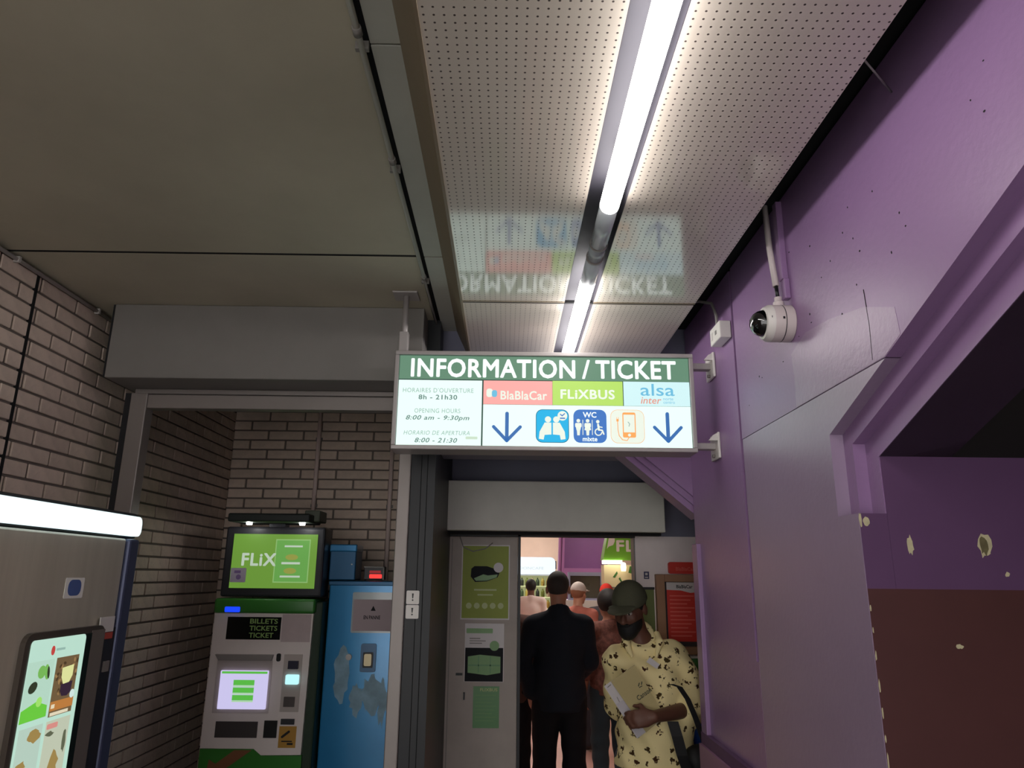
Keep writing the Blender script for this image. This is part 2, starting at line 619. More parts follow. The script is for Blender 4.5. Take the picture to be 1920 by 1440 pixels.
CHIP = mat('chipped_plaster', (206, 196, 160), rough=0.9, var=0.15, scale=40)
CHIP2 = mat('chipped_plaster_core', (112, 104, 74), rough=0.95, var=0.2, scale=40)
JF = FY(JY - 0.002)
prism('paint_chip', blob(0.967, 1.80, 0.007, 0.022, 3), JF, 0, 0.0008, CHIP, wr)
prism('paint_chip', blob(1.145, 1.80, 0.017, 0.028, 5), JF, 0, 0.0008, CHIP, wr)
prism('paint_chip', blob(1.143, 1.803, 0.012, 0.021, 8), JF, 0.0008, 0.0014, CHIP2, wr)
prism('paint_chip', blob(0.868, 1.856, 0.008, 0.011, 9, jag=.12), JF, 0, 0.0008, CHIP, wr)
prism('paint_chip', blob(0.854, 1.860, 0.003, 0.016, 10), JF, 0, 0.0008, CHIP, wr)
prism('paint_chip', blob(1.189, 1.735, 0.005, 0.006, 11), JF, 0, 0.0008, CHIP, wr)
prism('paint_chip', blob(1.05, 1.573, 0.010, 0.005, 12), JF, 0, 0.0008, CHIP, wr)
for k in range(9):
    zz = 1.66 - 0.055 * k + random.uniform(-.01, .01)
    prism('paint_chip', blob(WX + 0.0045, zz, 0.0018, random.uniform(.006, .02), 30 + k, n=8), JF, 0, 0.0007, CHIP, wr)
for k in range(34):
    y_, z_ = random.uniform(1.05, 2.5), random.uniform(2.24, 2.68)
    if z_ < 2.43 + SL * (1.75 - y_) * 0.9 - 0.2 and y_ < 1.9:
        continue
    prism('paint_chip', blob(y_, z_, random.uniform(.0012, .003), random.uniform(.0012, .0035), 60 + k, n=7), RF, 0, 0.001, SOFFIT, wr)

# dado rail low on the wall
structure(prism('trim_dado', [(2.0, 0.0), (3.272, 0.0), (3.272, 1.055), (2.0, 1.055)], RF, -0.001, 0.03,
                mat('pink_purple_dado', (160, 116, 148), rough=0.5)), 'low pinkish dado along the purple wall')
structure(box('trim_dado_band', (WX - 0.020, 1.86, 1.056), (WX, 3.272, 1.10), PURPLE_J), 'dark rail above the dado')  # projecting band in the darker jamb purple

# --- portal beam across the corridor (dark blue-purple) with a stepped haunch on the right
pb = structure(box('wall_lintel', (-0.37, 3.3, 2.28), (1.5, 3.55, CZ + 0.02), DARKBLUE), 'dark beam across the corridor above the doorway')
HF = FY(3.3)
prism('haunch', [(0.52, 2.285), (0.88, 1.985), (0.88, 2.40), (0.52, 2.40)], HF, -0.14, 0.0, PURPLE, pb)
prism('haunch', [(0.52, 2.32), (0.88, 2.02), (0.88, 2.40), (0.52, 2.40)], HF, 0.0, 0.014, PURPLE, pb)
prism('haunch', [(0.52, 2.355), (0.88, 2.055), (0.88, 2.40), (0.52, 2.40)], HF, 0.014, 0.028, PURPLE, pb)
structure(box('wall_end', (WX + 0.10, 3.275, 0.0), (1.5, 3.55, 2.28), PURPLE), 'purple end of the right wall at the doorway')
box('pilaster_stub', (WX - 0.017, 3.19, 0.0), (WX + 0.02, 3.272, 1.865), PURPLE, wr, bevel=0.004)
structure(box('wall_recess', (1.5, 3.5, 0.0), (1.6, 4.3, 2.9), WHITEWALL), 'white side wall beside the doorway')

# --- brick walls on the left, each brick a piece
BL, BH, PL, PH = 0.228, 0.056, 0.240, 0.066


def brick_mesh(l, h, d, axis):
    bm = bmesh.new()
    if axis == 'Y':
        bm_box(bm, (0, -l / 2, -h / 2), (d, l / 2, h / 2))
    else:
        bm_box(bm, (-l / 2, -d, -h / 2), (l / 2, 0, h / 2))
    bmesh.ops.bevel(bm, geom=bm.edges[:], offset=0.0025, segments=1, affect='EDGES')
    me = bpy.data.meshes.new('brick')
    bm.to_mesh(me)
    bm.free()
    me.materials.append(BRICK)
    return me


def bricks(parent, axis, plane, u0, u1, z0, z1, keep, extra_skip=None):
    meshes = {}
    rest = bmesh.new()
    n = 0
    row = 0
    z = z1 - PH / 2
    while z > z0:
        off = (PL / 2 if row % 2 else 0.0)
        u = u0 - off
        while u < u1:
            a, b = max(u + (PL - BL) / 2, u0 + .003), min(u + PL - (PL - BL) / 2, u1 - .003)
            if b - a > 0.03 and not (extra_skip and extra_skip(a, b)):
                l = round(b - a, 3)
                d = 0.008 + random.choice((0, 0.001, 0.002))
                key = (l, d)
                c = (a + b) / 2
                if keep(c, z) and n < 300:
                    if key not in meshes:
                        meshes[key] = brick_mesh(l, BH, d, axis)
                    o = bpy.data.objects.new('brick', meshes[key])
                    o.location = (plane, c, z) if axis == 'Y' else (c, plane, z)
                    link(o, parent)
                    n += 1
                else:
                    if axis == 'Y':
                        bm_box(rest, (plane, a, z - BH / 2), (plane + d, b, z + BH / 2))
                    else:
                        bm_box(rest, (a, plane - d, z - BH / 2), (b, plane, z + BH / 2))
            u += PL
        z -= PH
        row += 1
    o = from_bm('brick_courses', rest, BRICK, parent)
    o['kind'] = 'stuff'


wl = structure(box('wall_left', (LX - 0.1, -1.6, 0.0), (LX, 4.95, CZ + 0.02), MORTAR), 'brown brick wall on the left')
bricks(wl, 'Y', LX, 1.0, 4.85, 0.0, 2.855,
       lambda y, z: (y < 3.3 and y > 2.2 and z > 1.87) or (y >= 3.3 and z > 0.95 and y < 4.85),
       lambda a, b: a < 2.652 < b and (b - a) < 0.0)
# vertical expansion joint and conduit line along the top
prism('expansion_joint', rect(2.643, 2.657, 0.0, 2.86), FX(LX), 0.0, 0.0115, BLACKGAP, wl)
wb = structure(box('wall_alcove', (LX - 0.1, 4.86, 0.0), (-0.3, 4.96, CZ + 0.02), MORTAR), 'brick wall at the back of the machine alcove')
bricks(wb, 'X', 4.86, LX, -0.41, 0.0, 2.8, lambda x, z: z > 1.62 and z < 2.72)
structure(box('wall_partition', (-0.418, 3.16, 0.0), (-0.312, 4.86, CZ), DARKMETAL), 'dark metal partition between alcove and doorway')
for xg in (-0.372, -0.345):
    box('groove', (xg - 0.003, 3.158, 0.0), (xg, 3.1605, 2.5), BLACKGAP, bpy.data.objects['wall_partition'])

# --- door wall
DY = 4.15
structure(box('wall_front', (-0.40, DY, 1.945), (1.5, DY + 0.1, CZ + 0.02), DARKBLUE), 'dark wall above the shop door')
structure(box('wall_front_right', (0.735, DY, 0.0), (1.5, DY + 0.1, 1.945), WHITEWALL), 'whitish wall right of the shop door')
box('reveal_strip', (0.727, DY + 0.002, 0.0), (0.736, DY + 0.1, 1.945), GREYMETAL, bpy.data.objects['wall_front_right'])  # thin grey metal strip along the edge of the door opening

# shop shell
SHOPWALL = mat('beige_shop_wall', (238, 216, 198), rough=0.8, var=0.03)
structure(box('wall_shop_back', (-2.2, 15.2, 0.0), (4.2, 15.3, 3.0), SHOPWALL), 'beige back wall of the ticket shop')
structure(box('wall_shop_left', (-2.2, 4.97, 0.0), (-2.1, 15.3, 3.0), SHOPWALL))
structure(box('wall_shop_right', (4.1, 4.25, 0.0), (4.2, 15.3, 3.0), SHOPWALL))
structure(box('wall_shop_front', (-2.2, 4.97, 0.0), (-0.41, 5.03, 3.0), SHOPWALL))
structure(box('wall_shop_front_right', (1.5, 4.25, 0.0), (4.2, 4.3, 3.0), SHOPWALL))
structure(box('ceiling_shop', (-2.2, 4.25, 2.9), (4.2, 15.3, 3.0), mat('white_ceiling', (225, 222, 215), rough=0.8)))

# ================================================================== FIXTURES OF THE CORRIDOR
# --- tube lamps in the slot of the perforated ceiling
TUBE_ON = glow('lit_tube', (255, 250, 248), 7.0, lamp=True)
CLEAR = mat('clear_acrylic_tube', (225, 235, 240), rough=0.12, trans=0.5, spec=0.6, ior=1.3)
CHANNEL = mat('dark_lamp_channel', (58, 56, 64), rough=0.6)
LX0, LZ0 = 0.272, PZ - 0.024
ch = perf
box('channel_back', (0.213, -1.6, PZ + 0.045), (0.321, 3.3, PZ + 0.05), CHANNEL, ch)
box('channel_side', (0.212, -1.6, PZ + 0.001), (0.214, 3.3, PZ + 0.05), CHANNEL, ch)
box('channel_side', (0.320, -1.6, PZ + 0.001), (0.322, 3.3, PZ + 0.05), CHANNEL, ch)


def tube_lamp(y0, y1, lit0, lit1, label):
    t = thing('tube_lamp', label, 'lamp', (LX0, y0, LZ0), 'tube lamps along the ceiling slot')
    tube('lit_tube', [(LX0, lit0, LZ0), (LX0, lit1, LZ0)], 0.0265, TUBE_ON, t, n=20)
    for a, b in ((y0, lit0), (lit1, y1)):
        if b - a > 0.02:
            tube('clear_end', [(LX0, a, LZ0), (LX0, b, LZ0)], 0.026, CLEAR, t, n=20)
            box('reflector', (LX0 - .017, a + .004, LZ0 + 0.004), (LX0 + .017, b - .004, LZ0 + 0.012), LIGHTGREY, t)
    for y in (y0, y1):
        tube('end_ring', [(LX0, y - 0.006, LZ0), (LX0, y + 0.006, LZ0)], 0.0275, GREYFRAME, t, n=20)
    for y in (y0 + 0.4, y1 - 0.4):
        box('hanger_clip', (LX0 - 0.006, y - 0.01, LZ0 + 0.02), (LX0 + 0.006, y + 0.01, PZ + 0.05), GREYFRAME, t)
    return t


tube_lamp(-0.2, 1.985, -0.18, 1.755, 'long lit tube lamp nearest the camera, in front of the hanging sign')
tube_lamp(2.08, 3.28, 2.285, 3.26, 'lit tube lamp above the hanging sign, with a clear unlit end')
jn = thing('tube_joint', 'clear joint between the two ceiling tube lamps', 'joint', (LX0, 1.985, LZ0))
tube('sleeve', [(LX0, 1.992, LZ0), (LX0, 2.073, LZ0)], 0.025, CLEAR, jn, n=20)
tube('cable', [(LX0 + .005, 1.992, LZ0), (LX0 - .006, 2.03, LZ0 + .006), (LX0 + .004, 2.073, LZ0)], 0.005, WHITEPL, jn, n=8)

# --- pipe along the plain ceiling
pipe = thing('ceiling_pipe', 'thin grey metal pipe clipped along the plain ceiling', 'pipe', (-0.33, 1.0, CZ - 0.02))
PIPE = mat('grey_pipe', (206, 206, 196), rough=0.3)
tube('pipe', [(-0.333, -1.6, CZ - 0.017), (-0.333, 2.62, CZ - 0.017)], 0.0075, PIPE, pipe, n=10)
tube('pipe_thin_end', [(-0.333, 2.62, CZ - 0.018), (-0.333, 3.28, CZ - 0.018)], 0.005, GREYMETAL, pipe, n=10)
for y in (0.35, 1.30, 1.80, 2.62):
    tube('coupling', [(-0.333, y - 0.012, CZ - 0.017), (-0.333, y + 0.012, CZ - 0.017)], 0.0105, GREYMETAL, pipe, n=10)
    box('clip', (-0.348, y + 0.05, CZ - 0.02), (-0.318, y + 0.062, CZ + 0.001), GREYMETAL, pipe)

# --- conduit along the top of the left wall
cd = thing('wall_conduit', 'thin pale conduit along the top of the brick wall', 'conduit', (LX, 2.5, 2.86))
tube('conduit', [(LX + 0.02, 0.5, 2.853), (LX + 0.02, 3.3, 2.853)], 0.008, LIGHTGREY, cd, n=8)
for y in (1.9, 2.5, 3.05):
    box('clip', (LX + 0.008, y, 2.842), (LX + 0.03, y + 0.012, 2.866), LIGHTGREY, cd)

# --- hanging sign
SY = 2.80
sg = thing('hanging_sign', 'backlit INFORMATION / TICKET sign with bus logos hanging in the corridor', 'sign', (0.15, SY, 2.2))
SF = FY(SY)
SIGNMETAL = mat('sign_frame_metal', (178, 172, 170), rough=0.4, metal=0.2)
x0, x1, z0, z1 = -0.456, 0.756, 2.198, 2.604
fw = 0.017
box('housing', (x0 + .004, SY + 0.004, z0 + .004), (x1 - .004, SY + 0.115, z1 - .004), SIGNMETAL, sg)
for nm, lo, hi in (('frame_top', (x0, z1 - fw), (x1, z1)), ('frame_bottom', (x0, z0), (x1, z0 + fw)),
                   ('frame_side', (x0, z0 + fw), (x0 + fw, z1 - fw)), ('frame_side', (x1 - fw, z0 + fw), (x1, z1 - fw))):
    box(nm, (lo[0], SY - 0.012, lo[1]), (hi[0], SY + 0.12, hi[1]), SIGNMETAL, sg, bevel=0.003)
G_HEAD = glow('sign_green', (98, 136, 112), 1.0, lamp=True)
G_WHITE = glow('sign_white', (218, 242, 232), 1.18, lamp=True)
G_TEXT = glow('sign_bright_letter', (240, 255, 250), 1.15)
G_GREY = glow('sign_grey_print', (104, 134, 130), 0.9)
G_FAINT = glow('sign_faint_print', (148, 178, 170), 0.95)
G_CORAL = glow('sign_coral', (246, 170, 164), 1.0, lamp=True)
G_LIME = glow('sign_lime', (180, 220, 104), 1.0, lamp=True)
G_SKYP = glow('sign_pale_blue', (206, 240, 242), 1.0, lamp=True)
G_ALSA = glow('sign_sky_letter', (108, 186, 218), 1.0)
G_INTER = glow('sign_orange_letter', (226, 148, 128), 1.0)
G_BLUE = glow('sign_arrow_blue', (58, 108, 172), 1.0)
G_CYAN = glow('sign_cyan', (30, 176, 226), 1.0)
G_CYAND = glow('sign_cyan_edge', (20, 96, 132), 1.0)
G_WC = glow('sign_wc_blue', (62, 116, 190), 1.0)
G_ORG = glow('sign_orange', (246, 168, 92), 1.0)
G_PALE = glow('sign_pale_icon', (232, 240, 226), 1.0)
ix0, ix1, iz0, iz1 = x0 + fw, x1 - fw, z0 + fw, z1 - fw
box('lightbox_gap', (ix0, SY - 0.0005, iz0), (ix1, SY + 0.003, iz1), glow('sign_gap_dark', (52, 84, 74), 0.6), sg)
hp = prism('header_panel', rect(ix0 + .002, ix1 - .002, 2.487, iz1 - .002), SF, 0.0006, 0.003, G_HEAD, sg)
text('header_lettering', 'INFORMATION', SF, -0.391, 0.276, 2.494, 2.574, 0.0036, G_TEXT, hp, bold=0.026, space=1.06)
text('header_lettering', '/', SF, 0.303, 0.336, 2.494, 2.575, 0.0036, G_TEXT, hp, bold=0.02)
text('header_lettering', 'TICKET', SF, 0.358, 0.686, 2.495, 2.575, 0.0036, G_TEXT, hp, bold=0.026, space=1.06)
op = prism('hours_panel', rect(ix0 + .002, -0.101, iz0 + .001, 2.482), SF, 0.0006, 0.003, G_WHITE, sg)
for s, a, b, c, d, mm, bo, sh in (('HORAIRES D\'OUVERTURE', -0.419, -0.135, 2.430, 2.449, G_FAINT, 0.0, 0),
                                  ('8h - 21h30', -0.355, -0.200, 2.401, 2.421, G_GREY, 0.02, 0),
                                  ('OPENING HOURS', -0.369, -0.186, 2.346, 2.364, G_FAINT, 0.0, 0),
                                  ('8:00 am - 9:30pm', -0.402, -0.149, 2.312, 2.336, G_GREY, 0.015, 0.25),
                                  ('HORARIO DE APERTURA', -0.408, -0.146, 2.257, 2.274, G_FAINT, 0.0, 0.2),
                                  ('8:00 - 21:30', -0.363, -0.195, 2.226, 2.245, G_GREY, 0.015, 0.25)):
    text('hours_lettering', s, SF, a, b, c, d, 0.0036, mm, op, bold=bo, shear=sh, space=1.1)
# logo panels
lp = prism('coral_logo_panel', rect(-0.095, 0.1825, 2.385, 2.483), SF, 0.0006, 0.003, G_CORAL, sg)
text('logo_lettering', 'BlaBlaCar', SF, -0.026, 0.161, 2.404, 2.441, 0.0036, G_PALE, lp, bold=0.02, space=1.05)
prism('logo_mark', rrect(-0.083, -0.058, 2.414, 2.449, 0.010), SF, 0.003, 0.0036, G_PALE, lp)
prism('logo_mark', rrect(-0.061, -0.040, 2.414, 2.443, 0.009), SF, 0.0036, 0.0042, G_ALSA, lp)
lp = prism('lime_logo_panel', rect(0.1835, 0.4665, 2.385, 2.485), SF, 0.0006, 0.003, G_LIME, sg)
text('logo_lettering', 'FLiXBUS', SF, 0.215, 0.434, 2.410, 2.450, 0.0036, G_PALE, lp, bold=0.03, space=1.1)
lp = prism('pale_logo_panel', rect(0.470, ix1 - .002, 2.385, 2.4855), SF, 0.0006, 0.003, G_SKYP, sg)
text('logo_lettering', 'alsa', SF, 0.538, 0.676, 2.427, 2.477, 0.0036, G_ALSA, lp, bold=0.005)
text('logo_lettering', 'inter', SF, 0.538, 0.621, 2.394, 2.421, 0.0036, G_INTER, lp, shear=0.2, bold=0.008)
text('logo_lettering', 'norte', SF, 0.629, 0.669, 2.409, 2.419, 0.0036, G_ALSA, lp)
text('logo_lettering', 'centro', SF, 0.629, 0.675, 2.395, 2.405, 0.0036, G_ALSA, lp)
# lower panel with arrows and pictograms
lo_ = prism('pictogram_panel', rect(-0.095, ix1 - .002, iz0 + .001, 2.3835), SF, 0.0006, 0.003, G_WHITE, sg)


def arrow(cu, v0, v1, hw):
    prism('arrow', [stroke((cu, v1), (cu, v0 + 0.008), 0.0145), stroke((cu - hw, v0 + 0.062), (cu, v0 + 0.006), 0.013),
                    stroke((cu + hw, v0 + 0.062), (cu, v0 + 0.006), 0.013)], SF, 0.003, 0.0042, G_BLUE, lo_)


arrow(0.001, 2.231, 2.347, 0.053)
arrow(0.642, 2.236, 2.353, 0.053)
# waiting-room pictogram: two back-to-back seated figures and a small clock
ic = prism('waiting_pictogram', rrect(0.116, 0.248, 2.231, 2.366, 0.026), SF, 0.003, 0.0036, G_CYAND, lo_)
prism('field', rrect(0.1185, 0.2455, 2.2335, 2.3635, 0.024), SF, 0.0036, 0.0040, G_CYAN, ic)
for s in (-1, 1):
    c = 0.181
    prism('seated_figure', [circ(c + s * .0165, 2.325, .0125, 16),
                            [(c + s * .003, 2.312), (c + s * .030, 2.312), (c + s * .050, 2.275), (c + s * .053, 2.246), (c + s * .034, 2.243),
                             (c + s * .030, 2.262), (c + s * .003, 2.264)]],
          SF, 0.0042, 0.0046, G_PALE, ic)
prism('clock_face', circ(0.222, 2.340, 0.0195, 20), SF, 0.0044, 0.0050, G_PALE, ic)
prism('clock_hands', [stroke((0.214, 2.346), (0.221, 2.340), 0.004), stroke((0.221, 2.340), (0.231, 2.349), 0.004), stroke((0.214, 2.330), (0.231, 2.330), 0.005)],
      SF, 0.0050, 0.0054, G_WC, ic)
# toilets pictogram
ic = prism('toilet_pictogram', rrect(0.266, 0.398, 2.232, 2.367, 0.026), SF, 0.003, 0.0038, G_WC, lo_)
text('pictogram_lettering', 'WC', SF, 0.304, 0.358, 2.334, 2.357, 0.0044, G_TEXT, ic, bold=0.02)
text('pictogram_lettering', 'mixte', SF, 0.302, 0.360, 2.238, 2.256, 0.0044, G_TEXT, ic, bold=0.02)


def standing(c, skirt):
    w = 0.012 if not skirt else 0.0075
    b = 0.008 if not skirt else 0.0135
    return [circ(c, 2.321, 0.0075, 12), rrect(c - 0.013, c + 0.013, 2.294, 2.312, 0.005),
            [(c - w, 2.305), (c + w, 2.305), (c + b, 2.284), (c + .0065, 2.282), (c + .005, 2.262), (c - .005, 2.262), (c - .0065, 2.282), (c - b, 2.284)]]


prism('standing_figure', standing(0.2855, False), SF, 0.0038, 0.0044, G_PALE, ic)
prism('standing_figure', standing(0.3225, True), SF, 0.0038, 0.0044, G_PALE, ic)
for ud in (0.302, 0.3395):
    prism('divider_line', rect(ud, ud + 0.0025, 2.264, 2.325), SF, 0.0038, 0.0044, G_PALE, ic)
ring = []
for i in range(15):
    a = math.radians(100 + 260 * i / 15)
    b = math.radians(100 + 260 * (i + 1) / 15)
    ring.append([(0.365 + r * math.cos(t), 2.276 + r * math.sin(t)) for r, t in ((.011, a), (.0155, a), (.0155, b), (.011, b))])
prism('wheelchair_figure', [circ(0.363, 2.318, 0.007, 12), stroke((0.364, 2.306), (0.367, 2.285), 0.008), stroke((0.367, 2.285), (0.380, 2.283), 0.006),
                            stroke((0.380, 2.283), (0.386, 2.268), 0.006), stroke((0.366, 2.298), (0.380, 2.295), 0.004)] + ring, SF, 0.0038, 0.0044, G_PALE, ic)
# phone charging pictogram
ic = prism('charging_pictogram', rrect(0.414, 0.549, 2.232, 2.368, 0.028), SF, 0.003, 0.0034, G_ORG, lo_)
prism('field', rrect(0.4155, 0.5475, 2.2335, 2.3665, 0.027), SF, 0.0034, 0.0038, G_PALE, ic)
ph = prism('phone_shape', rrect(0.462, 0.514, 2.255, 2.357, 0.006), SF, 0.0038, 0.0042, G_ORG, ic)
prism('phone_screen', rect(0.466, 0.510, 2.276, 2.348), SF, 0.0042, 0.0046, G_PALE, ic)
prism('phone_button', circ(0.488, 2.265, 0.006, 14), SF, 0.0042, 0.0047, G_PALE, ic)
prism('battery_mark', [stroke((0.484, 2.318), (0.490, 2.310), .003), stroke((0.490, 2.310), (0.487, 2.301), .003)], SF, 0.0046, 0.005, G_FAINT, ic)
pts = [(0.442, 2.322), (0.443, 2.285), (0.447, 2.262), (0.460, 2.246), (0.478, 2.243), (0.488, 2.258)]
prism('charging_cable', [stroke(a, b, 0.0028) for a, b in zip(pts, pts[1:])] + [rect(0.4375, 0.4465, 2.320, 2.330), rect(0.438, 0.4395, 2.330, 2.338), rect(0.4445, 0.446, 2.330, 2.338)],
      SF, 0.0038, 0.0043, G_ORG, ic)
# grime stains printed on by age
prism('tape_residue', [rrect(-0.162, -0.115, 2.241, 2.252, .003)], SF, 0.003, 0.0034, glow('sign_tape', (206, 226, 204), 0.95), op)
# sign hangers
tube('ceiling_rod', [(-0.432, SY + 0.05, 2.60), (-0.432, SY + 0.05, CZ - 0.004)], 0.0125, SIGNMETAL, sg, n=14)
box('rod_clamp', (-0.452, SY + 0.03, 2.602), (-0.414, SY + 0.07, 2.70), SIGNMETAL, sg, bevel=0.004)
box('ceiling_flange', (-0.485, SY + 0.0, CZ - 0.008), (-0.38, SY + 0.10, CZ - 0.0005), SIGNMETAL, sg, bevel=0.002)
for zc in (2.566, 2.232):
    ar = box('wall_arm', (x1 - 0.005, SY + 0.035, zc - 0.013), (WX - 0.006, SY + 0.075, zc + 0.013), SIGNMETAL, sg, bevel=0.003)
    pl = box('wall_plate', (WX - 0.010, SY + 0.0, zc - 0.052), (WX, SY + 0.11, zc + 0.052), WHITEPL, ar, bevel=0.003)
    prism('plate_lug', [(WX - 0.045, zc + .018), (WX - 0.008, zc + .018), (WX - 0.008, zc + .048), (WX - 0.026, zc + .040)], FY(SY + 0.005), -0.012, 0.0, WHITEPL, ar)
    for dz in (-0.038, 0.038):
        tube('bolt', [(WX - 0.010, SY + 0.055, zc + dz), (WX - 0.020, SY + 0.055, zc + dz)], 0.007, GREYFRAME, ar, n=8)

# --- security camera
CY, CZc = 2.030, 2.462
sc_ = thing('security_camera', 'white dome security camera on the purple wall', 'camera', (WX, CY, CZc))
CAMW = mat('camera_white', (212, 200, 198), rough=0.38)
lathe('camera_body', [(0.0, 0.0), (0.053, 0.0), (0.056, 0.003), (0.056, 0.062), (0.054, 0.066)], (WX, CY, CZc), (-1, 0, 0.0), CAMW, sc_)
lathe('seam_ring', [(0.0563, 0.030), (0.0566, 0.0305), (0.0566, 0.032), (0.0563, 0.0325)], (WX, CY, CZc), (-1, 0, 0), DARKMETAL, sc_)
lathe('bezel', [(0.056, 0.060), (0.0555, 0.070), (0.048, 0.083), (0.041, 0.085), (0.041, 0.07)], (WX, CY, CZc), (-1, 0, 0), WHITEPL, sc_)
lathe('dome', [(0.041, 0.078), (0.040, 0.088), (0.036, 0.100), (0.028, 0.111), (0.016, 0.118), (0.0, 0.120)], (WX, CY, CZc), (-1, 0, 0), GLASSBLK, sc_)
box('marking', (WX - 0.042, CY - 0.0568, CZc - 0.004), (WX - 0.036, CY - 0.0555, CZc + 0.003), DARKMETAL, sc_)
box('marking', (WX - 0.074, CY - 0.0545, CZc + 0.0), (WX - 0.0725, CY - 0.053, CZc + 0.006), DARKMETAL, sc_)
lathe('conduit_gland', [(0.0, 0), (0.016, 0.0), (0.016, 0.014), (0.011, 0.018), (0.011, 0.03), (0.0, 0.03)], (WX - 0.030, CY, CZc + 0.054), (0, 0, 1), CAMW, sc_)
cc = thing('camera_conduit', 'pale conduit running down the purple wall to the security camera', 'conduit', (WX - 0.03, CY, 2.6))
tube('conduit', [(WX - 0.030, CY + 0.04, 2.875), (WX - 0.030, CY + 0.03, 2.72), (WX - 0.030, CY + 0.006, 2.585)], 0.0095, CAMW, cc, n=12)
tube('cable', [(WX - 0.030, CY + 0.006, 2.586), (WX - 0.030, CY, 2.545)], 0.006, BLACK, cc, n=8)
tr = thing('cable_trunking', 'purple painted cable trunking beside the camera conduit', 'trunking', (WX - 0.01, CY - 0.02, 2.6))
box('trunking', (WX - 0.020, CY - 0.022, 2.60), (WX, CY + 0.008, 2.86), PURPLE, tr, bevel=0.003)
box('trunking_end', (WX - 0.018, CY - 0.028, 2.535), (WX, CY + 0.0, 2.599), PURPLE, tr, bevel=0.003)

# --- junction box with cable
jb = thing('junction_box', 'small white junction box on the purple wall above the sign bracket', 'box', (WX, 2.65, 2.6))
box('box_body', (WX - 0.045, 2.572, 2.604), (WX - 0.0005, 2.70, 2.672), WHITEPL, jb, bevel=0.004)
box('cover_mark', (WX - 0.0465, 2.612, 2.630), (WX - 0.0445, 2.630, 2.646), GREYMETAL, jb)
box('cover_line', (WX - 0.0465, 2.66, 2.622), (WX - 0.0445, 2.68, 2.652), LIGHTGREY, jb)
tube('cable', [(WX - 0.03, 2.645, 2.67), (WX - 0.03, 2.65, 2.72), (WX - 0.03, 2.70, 2.79), (WX - 0.06, 2.78, 2.83), (WX - 0.1, 2.85, 2.85)], 0.006, GREYMETAL, jb, n=8)

# ================================================================== GATE AND SHUTTER BOXES
sb = thing('roller_shutter_box', 'wide grey roller shutter housing above the machine alcove', 'shutter box', (-1.05, 3.0, 2.53))
box('housing', (-1.742, 3.0, 2.532), (-0.372, 3.28, CZ - 0.001), GREYMETAL, sb, bevel=0.004)
box('bottom_rail', (-1.70, 3.19, 2.508), (-0.41, 3.235, 2.531), GREYFRAME, sb, bevel=0.003)
box('end_cap', (-1.752, 3.005, 2.535), (-1.742, 3.275, CZ - 0.002), DARKMETAL, sb)
gf = thing('gate_frame', 'grey metal gate frame at the front of the machine alcove', 'frame', (-1.05, 3.2, 0))
box('post', (-1.705, 3.17, 0.0), (-1.630, 3.24, 2.507), GREYFRAME, gf, bevel=0.004)
box('post', (-0.474, 3.150, 0.0), (-0.420, 3.21, 2.507), GREYFRAME, gf, bevel=0.004)
box('header', (-1.63, 3.175, 2.438), (-0.474, 3.235, 2.502), GREYFRAME, gf, bevel=0.004)
box('guide_rail', (-1.735, 3.18, 0.0), (-1.706, 3.23, 2.507), DARKMETAL, gf)
box('floor_rail', (-1.63, 3.18, 0.0), (-0.474, 3.23, 0.03), GREYFRAME, gf)

sb2 = thing('roller_shutter_box', 'beige grey roller shutter housing above the shop door', 'shutter box', (0.24, 4.0, 1.95))
box('housing', (-0.402, 3.92, 1.955), (0.862, 4.148, 2.222), BEIGEBOX, sb2, bevel=0.005)
box('end_plate', (-0.408, 3.915, 1.95), (-0.395, 4.149, 2.225), GREYFRAME, sb2, bevel=0.002)
box('bottom_slot', (-0.39, 3.98, 1.940), (0.85, 4.05, 1.956), BLACKGAP, sb2)

# --- two small stickers on the partition
for i, (zc, lab) in enumerate(((1.629, 'upper white sticker with a black exclamation mark on the dark partition'),
                               (1.571, 'lower white sticker with a black exclamation mark on the dark partition'))):
    st = thing('sticker', lab, 'sticker', (-0.387, 3.158, zc), 'exclamation stickers')
    f = FY(3.1575)
    prism('label', rrect(-0.414, -0.360, zc - .0275, zc + .0275, .005), f, 0.0, 0.0015, WHITEPL, st)
    prism('mark', [[(-0.391, zc + .016), (-0.383, zc + .016), (-0.385, zc - .004), (-0.389, zc - .004)], circ(-0.387, zc - .011, .0035, 10)], f, 0.0015, 0.002, BLACK, st)

# ================================================================== SHOP DOOR (fixed leaf) AND POSTERS
dr = structure(box('door_1', (-0.318, DY - 0.005, 0.02), (0.072, DY + 0.035, 1.935), DOORPAINT, bevel=0.004), 'greyish white door leaf covered with posters')
box('door_frame', (-0.402, DY - 0.03, 0.0), (-0.350, DY + 0.06, 1.945), WHITEWALL, dr, bevel=0.003)
box('door_frame', (-0.349, DY - 0.015, 0.0), (-0.322, DY + 0.06, 1.945), DOORPAINT, dr, bevel=0.003)
box('edge_strip', (0.073, DY - 0.01, 0.0), (0.088, DY + 0.045, 1.945), DARKMETAL, dr)
box('head_rail', (-0.318, DY - 0.01, 1.936), (0.735, DY + 0.06, 1.948), DARKMETAL, dr)
box('moulding', (-0.300, DY - 0.008, 0.06), (-0.296, DY - 0.004, 1.92), GREYMETAL, dr)
box('lock_plate', (-0.258, DY - 0.010, 1.20), (-0.222, DY - 0.004, 1.212), DARKMETAL, dr)
box('handle', (-0.214, DY - 0.020, 1.080), (-0.206, DY - 0.004, 1.115), DARKMETAL, dr)
tube('door_wire', [(-0.255, DY - .008, 1.93), (-0.235, DY - .009, 1.875), (-0.18, DY - .01, 1.852), (-0.11, DY - .009, 1.868), (-0.07, DY - .008, 1.90)], 0.003, GREYMETAL, dr, n=6)
